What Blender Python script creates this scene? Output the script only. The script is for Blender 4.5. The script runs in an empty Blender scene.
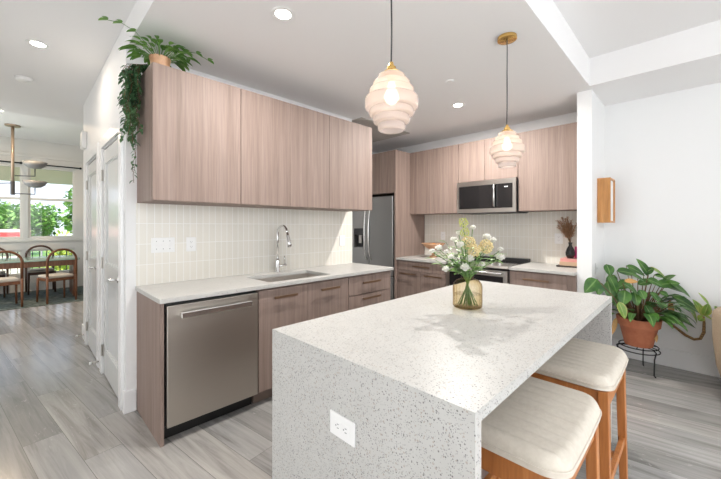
import bpy, math, random
from mathutils import Vector, Matrix
PI = math.pi
SC = bpy.context.scene
COL = SC.collection

# ------------------------------------------------------------------ camera, world, light, exposure
CAM_Y, EYE = -2.927, 1.36
cd = bpy.data.cameras.new('camera')
cd.sensor_width = 36.0
cd.sensor_fit = 'HORIZONTAL'
cd.lens = 336.06 * 36.0 / 721.0
cd.shift_y = -13.8 / 721.0
cd.clip_start = 0.02
cd.clip_end = 400
cam = bpy.data.objects.new('camera', cd)
cam.location = (0, CAM_Y, EYE)
cam.rotation_euler = (PI / 2, 0, math.radians(44.813 - 90))
COL.objects.link(cam)
SC.camera = cam

SC.view_settings.view_transform = 'Standard'
SC.view_settings.look = 'None'
SC.view_settings.gamma = 1.0
SC.view_settings.use_curve_mapping = False
SC.view_settings.exposure = 0.68
try:
    SC.cycles.max_bounces = 10
    SC.cycles.diffuse_bounces = 5
    SC.cycles.transparent_max_bounces = 12
    SC.cycles.sample_clamp_indirect = 6.0
    SC.cycles.caustics_reflective = False
    SC.cycles.caustics_refractive = False
except Exception:
    pass

wd = bpy.data.worlds.new('sky')
SC.world = wd
wd.use_nodes = True
wn, wl = wd.node_tree.nodes, wd.node_tree.links
wn.clear()
wo = wn.new('ShaderNodeOutputWorld')
wb = wn.new('ShaderNodeBackground')
wtc = wn.new('ShaderNodeTexCoord')
wsx = wn.new('ShaderNodeSeparateXYZ')
wr = wn.new('ShaderNodeValToRGB')
wr.color_ramp.elements[0].position = 0.0
wr.color_ramp.elements[0].color = (0.80, 0.88, 0.98, 1)
wr.color_ramp.elements[1].position = 0.6
wr.color_ramp.elements[1].color = (0.42, 0.60, 0.92, 1)
wl.new(wtc.outputs['Generated'], wsx.inputs[0])
wl.new(wsx.outputs['Z'], wr.inputs[0])
wl.new(wr.outputs[0], wb.inputs['Color'])
wb.inputs['Strength'].default_value = 1.15
wl.new(wb.outputs[0], wo.inputs[0])


def lamp(name, kind, loc, rot, energy, color=(1, 1, 1), **kw):
    ld = bpy.data.lights.new(name, kind)
    ld.energy = energy
    ld.color = color
    for k, v in kw.items():
        setattr(ld, k, v)
    o = bpy.data.objects.new(name, ld)
    o.location = loc
    o.rotation_euler = rot
    COL.objects.link(o)
    return o


lamp('sun', 'SUN', (0, 0, 20), (math.radians(48), 0, math.radians(-25)), 5.0, (1, 0.95, 0.86), angle=0.03)
# added fill lamps standing in for assumed daylight behind the camera and hall side
lamp('fill_back', 'AREA', (1.4, -5.9, 1.7), (math.radians(90), 0, 0), 49, (0.89, 0.945, 1.0),
     shape='RECTANGLE', size=3.8, size_y=2.3)  # added fill from behind the camera, in front of a closed wall
lamp('fill_side', 'AREA', (-1.5, -2.6, 1.4), (math.radians(90), 0, math.radians(-90)), 27, (0.95, 0.97, 1.0),
     shape='RECTANGLE', size=6.0, size_y=2.3)  # added side fill; the hall wall has no opening here
lamp('fill_dining', 'AREA', (-1.45, 4.9, 1.5), (math.radians(90), 0, math.radians(-90)), 30, (0.90, 0.96, 1.0),
     shape='RECTANGLE', size=2.6, size_y=2.0)  # added fill for dining room and hall floor, apart from the modelled windows

# added disk lamps without fixtures; their bounce off the floor brightens the ceilings
for x_, z_ in ((-0.5, 2.83), (1.1, 2.89)):
    lamp('fill_floor_bounce', 'AREA', (x_, -4.8, z_), (0, 0, 0), 29, (0.97, 0.98, 1.0), shape='DISK', size=0.09, spread=math.radians(95))

# ------------------------------------------------------------------ materials


def sock(node, *names):
    for n in names:
        if n in node.inputs:
            return node.inputs[n]
    return None


def mat(name, color=(0.8, 0.8, 0.8), rough=0.5, metal=0.0, spec=None, emit=None, estr=0.0, trans=0.0, coat=0.0):
    m = bpy.data.materials.new(name)
    m.use_nodes = True
    b = m.node_tree.nodes['Principled BSDF']
    b.inputs['Base Color'].default_value = (*color, 1)
    b.inputs['Roughness'].default_value = rough
    b.inputs['Metallic'].default_value = metal
    if spec is not None:
        sock(b, 'Specular IOR Level', 'Specular').default_value = spec
    if emit:
        sock(b, 'Emission Color', 'Emission').default_value = (*emit, 1)
        b.inputs['Emission Strength'].default_value = estr
    if trans:
        sock(b, 'Transmission Weight', 'Transmission').default_value = trans
    if coat:
        sock(b, 'Coat Weight', 'Clearcoat').default_value = coat
    return m


def parts_of(m):
    nt = m.node_tree
    return nt, nt.nodes, nt.links, nt.nodes['Principled BSDF']


def ramp(nodes, stops):
    r = nodes.new('ShaderNodeValToRGB')
    e = r.color_ramp.elements
    while len(e) < len(stops):
        e.new(0.5)
    for el, (p, c) in zip(e, stops):
        el.position = p
        el.color = (*c, 1)
    return r


def mixrgb(nodes, links, fac, a, b, mode='MIX'):
    x = nodes.new('ShaderNodeMixRGB')
    x.blend_type = mode
    for i, v in enumerate((fac, a, b)):
        if hasattr(v, 'links') or isinstance(v, bpy.types.NodeSocket):
            links.new(v, x.inputs[i])
        elif i == 0:
            x.inputs[0].default_value = v
        else:
            x.inputs[i].default_value = (*v, 1)
    return x.outputs[0]


def coords(nodes, links, scale=(1, 1, 1), rot=(0, 0, 0), loc=(0, 0, 0), kind='Object'):
    t = nodes.new('ShaderNodeTexCoord')
    mp = nodes.new('ShaderNodeMapping')
    mp.inputs['Scale'].default_value = scale
    mp.inputs['Rotation'].default_value = rot
    mp.inputs['Location'].default_value = loc
    links.new(t.outputs[kind], mp.inputs[0])
    return mp.outputs[0]


def noise(nodes, links, vec, scale, detail=4, rough=0.55, dist=0.0):
    n = nodes.new('ShaderNodeTexNoise')
    n.inputs['Scale'].default_value = scale
    n.inputs['Detail'].default_value = detail
    n.inputs['Roughness'].default_value = rough
    n.inputs['Distortion'].default_value = dist
    links.new(vec, n.inputs['Vector'])
    return n.outputs['Fac']


def bump(nodes, links, bsdf, height, strength=0.2, dist=0.01):
    b = nodes.new('ShaderNodeBump')
    b.inputs['Strength'].default_value = strength
    b.inputs['Distance'].default_value = dist
    links.new(height, b.inputs['Height'])
    links.new(b.outputs[0], bsdf.inputs['Normal'])


def wood_mat(name, dark, mid, light, stretch=(26, 26, 0.8), rough=0.6):
    m = mat(name, mid, rough)
    nt, n, l, b = parts_of(m)
    oi = n.new('ShaderNodeObjectInfo')
    mul = n.new('ShaderNodeMath')
    mul.operation = 'MULTIPLY'
    mul.inputs[1].default_value = 37.0
    l.new(oi.outputs['Random'], mul.inputs[0])
    cb = n.new('ShaderNodeCombineXYZ')
    for i in range(3):
        l.new(mul.outputs[0], cb.inputs[i])
    c = coords(n, l, stretch)
    add = n.new('ShaderNodeVectorMath')
    add.operation = 'ADD'
    l.new(c, add.inputs[0])
    l.new(cb.outputs[0], add.inputs[1])
    f1 = noise(n, l, add.outputs[0], 1.0, 5, 0.6, 0.25)
    r1 = ramp(n, [(0.30, dark), (0.52, mid), (0.72, light)])
    l.new(f1, r1.inputs[0])
    f2 = noise(n, l, add.outputs[0], 4.5, 3, 0.6)
    r2 = ramp(n, [(0.35, (0.86, 0.86, 0.86)), (0.6, (1.03, 1.03, 1.03))])
    l.new(f2, r2.inputs[0])
    out = mixrgb(n, l, 0.8, r1.outputs[0], r2.outputs[0], 'MULTIPLY')
    l.new(out, b.inputs['Base Color'])
    bump(n, l, b, f2, 0.05, 0.002)
    return m


def quartz_mat(name, base, speck=0.5):
    m = mat(name, base, 0.38, spec=0.3)
    nt, n, l, b = parts_of(m)
    c = coords(n, l)
    col = None
    prev = (base)
    out = None
    for i, (sc, th, color) in enumerate(((150, 0.24, (0.22, 0.215, 0.21)), (105, 0.22, (0.46, 0.41, 0.36)), (230, 0.30, (0.34, 0.335, 0.33)))):
        v = n.new('ShaderNodeTexVoronoi')
        v.inputs['Scale'].default_value = sc
        l.new(c, v.inputs['Vector'])
        rnd = n.new('ShaderNodeSeparateColor')
        l.new(v.outputs['Color'], rnd.inputs[0])
        sel = n.new('ShaderNodeMath')
        sel.operation = 'LESS_THAN'
        l.new(rnd.outputs[0], sel.inputs[0])
        sel.inputs[1].default_value = speck * (0.38, 0.30, 0.40)[i]
        near = n.new('ShaderNodeMath')
        near.operation = 'LESS_THAN'
        l.new(v.outputs['Distance'], near.inputs[0])
        nm = n.new('ShaderNodeMath')
        nm.operation = 'MULTIPLY'
        l.new(rnd.outputs[1], nm.inputs[0])
        nm.inputs[1].default_value = th * 1.7
        l.new(nm.outputs[0], near.inputs[1])
        fac = n.new('ShaderNodeMath')
        fac.operation = 'MULTIPLY'
        l.new(sel.outputs[0], fac.inputs[0])
        l.new(near.outputs[0], fac.inputs[1])
        out = mixrgb(n, l, fac.outputs[0], out if out is not None else base, color)
    f = noise(n, l, c, 9, 3)
    r = ramp(n, [(0.3, (0.93, 0.93, 0.93)), (0.7, (1, 1, 1))])
    l.new(f, r.inputs[0])
    out = mixrgb(n, l, 1.0, out, r.outputs[0], 'MULTIPLY')
    l.new(out, b.inputs['Base Color'])
    return m


def tile_mat(name, axis):
    """vertical stacked tiles two by six inches, axis = horizontal axis of the wall"""
    m = mat(name, (0.7, 0.67, 0.6), 0.25)
    nt, n, l, b = parts_of(m)
    t = n.new('ShaderNodeTexCoord')
    s = n.new('ShaderNodeSeparateXYZ')
    l.new(t.outputs['Object'], s.inputs[0])
    cb = n.new('ShaderNodeCombineXYZ')
    l.new(s.outputs['X' if axis == 'x' else 'Y'], cb.inputs[0])
    zz = n.new('ShaderNodeMath')
    zz.operation = 'SUBTRACT'
    l.new(s.outputs['Z'], zz.inputs[0])
    zz.inputs[1].default_value = 0.914
    l.new(zz.outputs[0], cb.inputs[1])
    br = n.new('ShaderNodeTexBrick')
    br.offset = 0.0
    br.inputs['Scale'].default_value = 1.0
    br.inputs['Mortar Size'].default_value = 0.0024
    br.inputs['Mortar Smooth'].default_value = 0.2
    br.inputs['Brick Width'].default_value = 0.0508
    br.inputs['Row Height'].default_value = 0.154
    br.inputs['Color1'].default_value = (0.81, 0.775, 0.70, 1)
    br.inputs['Color2'].default_value = (0.765, 0.735, 0.66, 1)
    br.inputs['Mortar'].default_value = (0.92, 0.91, 0.88, 1)
    l.new(cb.outputs[0], br.inputs['Vector'])
    l.new(br.outputs['Color'], b.inputs['Base Color'])
    f = noise(n, l, t.outputs['Object'], 28, 2)
    mx = n.new('ShaderNodeMath')
    mx.operation = 'SUBTRACT'
    l.new(f, mx.inputs[0])
    l.new(br.outputs['Fac'], mx.inputs[1])
    bump(n, l, b, mx.outputs[0], 0.18, 0.003)
    return m


def floor_mat():
    m = mat('vinyl_plank', (0.4, 0.38, 0.36), 0.2)
    nt, n, l, b = parts_of(m)
    ang = math.radians(-98.1)
    c = coords(n, l, (1, 1, 1), (0, 0, ang))
    br = n.new('ShaderNodeTexBrick')
    br.offset = 0.37
    br.inputs['Scale'].default_value = 1.0
    br.inputs['Mortar Size'].default_value = 0.0012
    br.inputs['Brick Width'].default_value = 1.22
    br.inputs['Row Height'].default_value = 0.19
    br.inputs['Color1'].default_value = (0.0, 0.0, 0.0, 1)
    br.inputs['Color2'].default_value = (1, 1, 1, 1)
    br.inputs['Mortar'].default_value = (0.3, 0.3, 0.3, 1)
    l.new(c, br.inputs['Vector'])
    pr = ramp(n, [(0.0, (0.25, 0.242, 0.232)), (0.35, (0.305, 0.297, 0.286)), (0.7, (0.35, 0.342, 0.33)), (1.0, (0.40, 0.38, 0.355))])
    l.new(br.outputs['Color'], pr.inputs[0])
    # grain runs along each plank and shifts from plank to plank
    sh = n.new('ShaderNodeVectorMath')
    sh.operation = 'MULTIPLY_ADD'
    l.new(br.outputs['Color'], sh.inputs[0])
    sh.inputs[1].default_value = (7, 7, 7)
    l.new(c, sh.inputs[2])
    st = n.new('ShaderNodeMapping')
    st.inputs['Scale'].default_value = (1.1, 19, 1)
    l.new(sh.outputs[0], st.inputs[0])
    g = noise(n, l, st.outputs[0], 1.0, 6, 0.65, 0.6)
    gr = ramp(n, [(0.28, (0.60, 0.59, 0.58)), (0.47, (0.97, 0.97, 0.97)), (0.68, (1.24, 1.23, 1.22))])
    l.new(g, gr.inputs[0])
    out = mixrgb(n, l, 1.0, pr.outputs[0], gr.outputs[0], 'MULTIPLY')
    st2 = n.new('ShaderNodeMapping')
    st2.inputs['Scale'].default_value = (9, 34, 1)
    l.new(sh.outputs[0], st2.inputs[0])
    g2 = noise(n, l, st2.outputs[0], 1.0, 5, 0.7, 1.4)
    k2 = ramp(n, [(0.60, (0, 0, 0)), (0.68, (1, 1, 1))])
    l.new(g2, k2.inputs[0])
    sel = noise(n, l, c, 1.7, 1)
    ks = ramp(n, [(0.5, (0, 0, 0)), (0.62, (0.65, 0.65, 0.65))])
    l.new(sel, ks.inputs[0])
    fac = mixrgb(n, l, 1.0, k2.outputs[0], ks.outputs[0], 'MULTIPLY')
    out = mixrgb(n, l, fac, out, (0.62, 0.60, 0.57))
    seam = mixrgb(n, l, br.outputs['Fac'], out, (0.14, 0.135, 0.13))
    l.new(seam, b.inputs['Base Color'])
    bump(n, l, b, g, 0.06, 0.003)
    return m


def paint_mat(name, color, rough=0.6):
    m = mat(name, color, rough)
    nt, n, l, b = parts_of(m)
    c = coords(n, l)
    f = noise(n, l, c, 160, 2)
    bump(n, l, b, f, 0.04, 0.002)
    return m


def steel_mat(name, color, rough=0.3, stretch=(1, 1, 90), aniso=0.3):
    m = mat(name, color, rough, 1.0)
    nt, n, l, b = parts_of(m)
    c = coords(n, l, stretch)
    f = noise(n, l, c, 1.0, 3)
    r = ramp(n, [(0.3, (rough * 0.93,) * 3), (0.7, (rough * 1.08,) * 3)])
    l.new(f, r.inputs[0])
    l.new(r.outputs[0], b.inputs['Roughness'])
    return m


def leaf_mat(name, dark, light, rib, edge=None):
    m = mat(name, dark, 0.38)
    nt, n, l, b = parts_of(m)
    c = coords(n, l)
    f = noise(n, l, c, 11, 2)
    r = ramp(n, [(0.36, dark), (0.66, light)])
    l.new(f, r.inputs[0])
    uv = n.new('ShaderNodeUVMap')
    sx = n.new('ShaderNodeSeparateXYZ')
    l.new(uv.outputs[0], sx.inputs[0])
    d = n.new('ShaderNodeMath')
    d.operation = 'SUBTRACT'
    l.new(sx.outputs['X'], d.inputs[0])
    d.inputs[1].default_value = 0.5
    a = n.new('ShaderNodeMath')
    a.operation = 'ABSOLUTE'
    l.new(d.outputs[0], a.inputs[0])
    k = ramp(n, [(0.02, (0.8, 0.8, 0.8)), (0.07, (0, 0, 0))])
    l.new(a.outputs[0], k.inputs[0])
    out = mixrgb(n, l, k.outputs[0], r.outputs[0], rib)
    if edge:
        k2 = ramp(n, [(0.34, (0, 0, 0)), (0.5, (0.85, 0.85, 0.85))])
        l.new(a.outputs[0], k2.inputs[0])
        out = mixrgb(n, l, k2.outputs[0], out, edge)
    l.new(out, b.inputs['Base Color'])
    tr = n.new('ShaderNodeBsdfTranslucent')
    l.new(out, tr.inputs[0])
    ms = n.new('ShaderNodeMixShader')
    ms.inputs[0].default_value = 0.25
    l.new(b.outputs[0], ms.inputs[1])
    l.new(tr.outputs[0], ms.inputs[2])
    l.new(ms.outputs[0], n['Material Output'].inputs[0])
    return m


def mottled(name, a, bcol, scale, rough=0.6, bmp=0.0, stretch=(1, 1, 1)):
    m = mat(name, a, rough)
    nt, n, l, b = parts_of(m)
    c = coords(n, l, stretch)
    f = noise(n, l, c, scale, 4, 0.6)
    r = ramp(n, [(0.35, a), (0.65, bcol)])
    l.new(f, r.inputs[0])
    l.new(r.outputs[0], b.inputs['Base Color'])
    if bmp:
        bump(n, l, b, f, bmp, 0.004)
    return m


def rim(n, l):
    """reflectance of a thin sheet: the same from both sides"""
    lw = n.new('ShaderNodeLayerWeight')
    lw.inputs[0].default_value = 0.5
    p = n.new('ShaderNodeMath')
    p.operation = 'POWER'
    p.inputs[1].default_value = 4.0
    l.new(lw.outputs['Facing'], p.inputs[0])
    m = n.new('ShaderNodeMath')
    m.operation = 'MULTIPLY_ADD'
    m.inputs[1].default_value = 0.55
    m.inputs[2].default_value = 0.025
    l.new(p.outputs[0], m.inputs[0])
    return m.outputs[0]


def thin_glass(name, tint=(1, 1, 1), gloss=0.08):
    m = bpy.data.materials.new(name)
    m.use_nodes = True
    n, l = m.node_tree.nodes, m.node_tree.links
    n.clear()
    o = n.new('ShaderNodeOutputMaterial')
    t = n.new('ShaderNodeBsdfTransparent')
    t.inputs[0].default_value = (*tint, 1)
    g = n.new('ShaderNodeBsdfGlossy')
    g.inputs['Roughness'].default_value = 0.02
    ms = n.new('ShaderNodeMixShader')
    l.new(rim(n, l), ms.inputs[0])
    l.new(t.outputs[0], ms.inputs[1])
    l.new(g.outputs[0], ms.inputs[2])
    l.new(ms.outputs[0], o.inputs[0])
    return m


def shade_glass():
    m = bpy.data.materials.new('frosted_pendant_glass')
    m.use_nodes = True
    n, l = m.node_tree.nodes, m.node_tree.links
    n.clear()
    o = n.new('ShaderNodeOutputMaterial')
    tl = n.new('ShaderNodeBsdfTranslucent')
    tl.inputs[0].default_value = (0.80, 0.72, 0.68, 1)
    df = n.new('ShaderNodeBsdfDiffuse')
    df.inputs[0].default_value = (0.72, 0.65, 0.63, 1)
    tp = n.new('ShaderNodeBsdfTransparent')
    tp.inputs[0].default_value = (1.0, 0.95, 0.93, 1)
    gl = n.new('ShaderNodeBsdfGlossy')
    gl.inputs['Roughness'].default_value = 0.12
    m1 = n.new('ShaderNodeMixShader')
    m1.inputs[0].default_value = 0.42
    l.new(tl.outputs[0], m1.inputs[1])
    l.new(df.outputs[0], m1.inputs[2])
    m2 = n.new('ShaderNodeMixShader')
    m2.inputs[0].default_value = 0.30
    l.new(m1.outputs[0], m2.inputs[1])
    l.new(tp.outputs[0], m2.inputs[2])
    m3 = n.new('ShaderNodeMixShader')
    l.new(rim(n, l), m3.inputs[0])
    l.new(m2.outputs[0], m3.inputs[1])
    l.new(gl.outputs[0], m3.inputs[2])
    l.new(m3.outputs[0], o.inputs[0])
    return m


M = {}
M['wall'] = paint_mat('white_wall_paint', (0.85, 0.85, 0.845))
M['ceil'] = paint_mat('ceiling_paint', (0.86, 0.85, 0.845), 0.8)
M['trim'] = mat('white_gloss_paint', (0.86, 0.86, 0.86), 0.3)
M['door'] = mat('white_door_paint', (0.70, 0.71, 0.705), 0.22)
M['grey_frame'] = mat('grey_window_frame', (0.70, 0.69, 0.66), 0.45)
M['floor'] = floor_mat()
M['wood'] = wood_mat('taupe_wood_laminate', (0.220, 0.157, 0.130), (0.278, 0.203, 0.171), (0.320, 0.240, 0.205))
M['wood_h'] = wood_mat('taupe_wood_laminate_flat', (0.36, 0.272, 0.225), (0.47, 0.363, 0.308), (0.55, 0.44, 0.38), (26, 26, 2.0))
M['carcass'] = mat('cabinet_carcass', (0.20, 0.15, 0.125), 0.6)
M['wood_edge'] = mat('pale_wood_edge', (0.55, 0.43, 0.34), 0.5)
M['quartz'] = quartz_mat('speckled_quartz', (0.575, 0.57, 0.548), 1.05)
M['counter'] = quartz_mat('pale_quartz_counter', (0.53, 0.52, 0.495), 0.45)
M['tile_x'] = tile_mat('beige_stacked_tile', 'x')
M['tile_y'] = tile_mat('beige_stacked_tile_range', 'y')
M['steel'] = steel_mat('brushed_stainless', (0.50, 0.48, 0.45), 0.30)
M['steel_dw'] = steel_mat('warm_brushed_stainless', (0.52, 0.48, 0.43), 0.36)
M['steel_light'] = steel_mat('bright_stainless', (0.68, 0.67, 0.65), 0.22)
M['fridge'] = steel_mat('dark_stainless', (0.34, 0.34, 0.335), 0.36)
M['sink'] = steel_mat('sink_stainless', (0.62, 0.58, 0.54), 0.42)
M['chrome'] = mat('chrome', (0.75, 0.75, 0.75), 0.08, 1.0)
M['black'] = mat('black_plastic', (0.012, 0.012, 0.012), 0.4)
M['blackglass'] = mat('black_glass', (0.012, 0.012, 0.013), 0.06)
M['dark'] = mat('dark_grey_plastic', (0.05, 0.05, 0.052), 0.45)
M['bronze'] = mat('dark_bronze', (0.24, 0.15, 0.095), 0.38, 0.7)
M['brass'] = mat('brushed_brass', (0.78, 0.50, 0.17), 0.25, 1.0)
M['cord'] = mat('grey_fabric_cord', (0.06, 0.06, 0.065), 0.8)
M['plate'] = mat('white_plastic', (0.88, 0.88, 0.87), 0.35)
M['slot'] = mat('outlet_slot', (0.25, 0.25, 0.25), 0.5)
M['oak'] = wood_mat('orange_oak', (0.38, 0.13, 0.034), (0.47, 0.175, 0.048), (0.55, 0.23, 0.075), (30, 30, 2), 0.4)
M['oak_sconce'] = wood_mat('honey_oak', (0.46, 0.20, 0.055), (0.56, 0.26, 0.08), (0.64, 0.33, 0.12), (30, 30, 2), 0.4)
M['cushion'] = mottled('cream_seat_fabric', (0.60, 0.545, 0.465), (0.65, 0.595, 0.515), 60, 0.7, 0.15)
M['shade'] = shade_glass()
M['bulb'] = mat('warm_bulb', (1, 0.9, 0.75), 0.3, emit=(1.0, 0.80, 0.52), estr=5)
M['led'] = mat('downlight_diffuser', (1, 1, 1), 0.4, emit=(1.0, 0.93, 0.82), estr=14)
M['diffuser'] = mat('white_acrylic', (0.86, 0.85, 0.83), 0.5)
M['terracotta'] = mottled('terracotta', (0.40, 0.125, 0.06), (0.48, 0.17, 0.085), 14, 0.75, 0.1)
M['soil'] = mottled('soil', (0.035, 0.022, 0.015), (0.07, 0.045, 0.03), 60, 0.95, 0.4)
M['leaf'] = leaf_mat('broad_leaf', (0.03, 0.105, 0.022), (0.10, 0.235, 0.04), (0.24, 0.38, 0.13))
M['leaf_y'] = leaf_mat('yellow_edged_leaf', (0.16, 0.33, 0.06), (0.30, 0.42, 0.08), (0.5, 0.55, 0.2), (0.62, 0.55, 0.16))
M['leaf_dry'] = leaf_mat('dry_leaf', (0.50, 0.27, 0.08), (0.60, 0.38, 0.16), (0.6, 0.4, 0.2))
M['leaf_vine'] = leaf_mat('dark_vine_leaf', (0.05, 0.13, 0.06), (0.12, 0.24, 0.10), (0.13, 0.24, 0.11))
M['leaf_top'] = leaf_mat('bright_leaf', (0.08, 0.24, 0.04), (0.22, 0.42, 0.09), (0.3, 0.48, 0.14))
M['stem'] = mat('brown_stem', (0.16, 0.085, 0.04), 0.7)
M['rhizome'] = mottled('striped_rhizome', (0.12, 0.06, 0.03), (0.42, 0.25, 0.10), 90, 0.7, 0.3)
M['greenstem'] = mat('green_stem', (0.13, 0.25, 0.07), 0.6)
def petal_mat(name, c):
    m = mat(name, c, 0.6)
    nt, n, l, b = parts_of(m)
    tr = n.new('ShaderNodeBsdfTranslucent')
    tr.inputs[0].default_value = (*c, 1)
    ms = n.new('ShaderNodeMixShader')
    ms.inputs[0].default_value = 0.35
    l.new(b.outputs[0], ms.inputs[1])
    l.new(tr.outputs[0], ms.inputs[2])
    l.new(ms.outputs[0], n['Material Output'].inputs[0])
    return m


M['petal'] = petal_mat('white_petal', (0.93, 0.92, 0.88))
M['petal_y'] = petal_mat('cream_yellow_petal', (0.88, 0.76, 0.45))
M['petal_g'] = petal_mat('lime_petal', (0.68, 0.70, 0.25))
M['leaf_b'] = leaf_mat('bouquet_leaf', (0.17, 0.36, 0.10), (0.40, 0.56, 0.20), (0.45, 0.6, 0.25))
M['amber'] = thin_glass('amber_ribbed_glass', (0.90, 0.79, 0.58))
_n, _l = M['amber'].node_tree.nodes, M['amber'].node_tree.links
_lw = _n.new('ShaderNodeLayerWeight')
_lw.inputs[0].default_value = 0.5
_r = ramp(_n, [(0.0, (0.93, 0.88, 0.76)), (0.45, (0.86, 0.77, 0.58)), (0.95, (0.42, 0.29, 0.14))])
_l.new(_lw.outputs['Facing'], _r.inputs[0])
_l.new(_r.outputs[0], [q for q in _n if q.bl_idname == 'ShaderNodeBsdfTransparent'][0].inputs[0])
M['water'] = thin_glass('vase_water', (0.97, 0.96, 0.92))
M['iron'] = mat('black_iron', (0.012, 0.012, 0.013), 0.5, 0.3)
M['glass'] = thin_glass('window_glass')
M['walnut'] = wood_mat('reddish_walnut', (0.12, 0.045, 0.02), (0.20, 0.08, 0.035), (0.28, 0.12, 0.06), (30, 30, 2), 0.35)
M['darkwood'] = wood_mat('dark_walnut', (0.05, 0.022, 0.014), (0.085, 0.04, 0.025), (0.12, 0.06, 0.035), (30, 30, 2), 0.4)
M['beige'] = mat('beige_upholstery', (0.58, 0.53, 0.46), 0.8)
M['tabletop'] = mat('green_glass_top', (0.30, 0.42, 0.36), 0.12)
M['rug'] = mottled('dark_green_rug', (0.05, 0.075, 0.07), (0.20, 0.235, 0.215), 14, 0.95, 0.3)
M['fixture'] = mat('fixture_metal', (0.42, 0.33, 0.25), 0.4, 0.5)
M['bowl_shade'] = mat('grey_bowl_shade', (0.26, 0.26, 0.26), 0.5)
M['vent'] = mat('grille_paint', (0.45, 0.42, 0.39), 0.6)
M['orange'] = mottled('orange_peel', (0.80, 0.26, 0.02), (0.88, 0.34, 0.03), 80, 0.5, 0.1)
M['fruitwood'] = wood_mat('fruit_bowl_wood', (0.42, 0.22, 0.11), (0.54, 0.30, 0.17), (0.62, 0.38, 0.23), (10, 10, 10), 0.5)
M['pampas'] = mottled('rust_pampas', (0.40, 0.22, 0.12), (0.56, 0.35, 0.21), 40, 0.9)
M['bk_pink'] = mat('pink_book_cover', (0.70, 0.33, 0.30), 0.5)
M['bk_tan'] = mat('tan_book_cover', (0.58, 0.40, 0.27), 0.5)
M['bk_dark'] = mat('dark_book_cover', (0.06, 0.045, 0.035), 0.5)
M['paper'] = mat('page_edges', (0.78, 0.72, 0.62), 0.8)
M['magenta'] = mat('magenta_cover', (0.62, 0.04, 0.22), 0.4)
M['tan'] = mottled('tan_upholstery', (0.36, 0.27, 0.185), (0.43, 0.33, 0.235), 120, 0.9, 0.3)
M['peach'] = mottled('peach_fabric', (0.62, 0.33, 0.22), (0.70, 0.42, 0.30), 60, 0.9, 0.2)
M['grass'] = mottled('lawn', (0.10, 0.22, 0.05), (0.20, 0.34, 0.08), 2, 0.95)
M['tree_d'] = mottled('tree_leaves', (0.12, 0.30, 0.06), (0.32, 0.52, 0.13), 0.9, 0.8)
M['tree_l'] = mottled('yellow_green_leaves', (0.28, 0.40, 0.05), (0.52, 0.56, 0.10), 1.2, 0.8)  # foliage naturally yellow green
M['bark'] = mottled('bark', (0.10, 0.07, 0.05), (0.2, 0.15, 0.1), 8, 0.9, 0.5)
M['redroof'] = mat('salmon_roof', (0.80, 0.46, 0.38), 0.7)
M['redsign'] = mat('red_sign', (0.60, 0.05, 0.05), 0.5)
M['shopwall'] = mat('cream_shop_wall', (0.75, 0.70, 0.60), 0.8)
M['soffit'] = mat('cream_soffit', (0.80, 0.75, 0.58), 0.7)
M['globe'] = mat('white_globe', (0.9, 0.9, 0.9), 0.3)
M['pole'] = mat('grey_pole', (0.2, 0.2, 0.2), 0.5)
M['asphalt'] = mottled('asphalt', (0.46, 0.45, 0.43), (0.54, 0.53, 0.50), 4, 0.95)

# ------------------------------------------------------------------ mesh helpers


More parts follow.
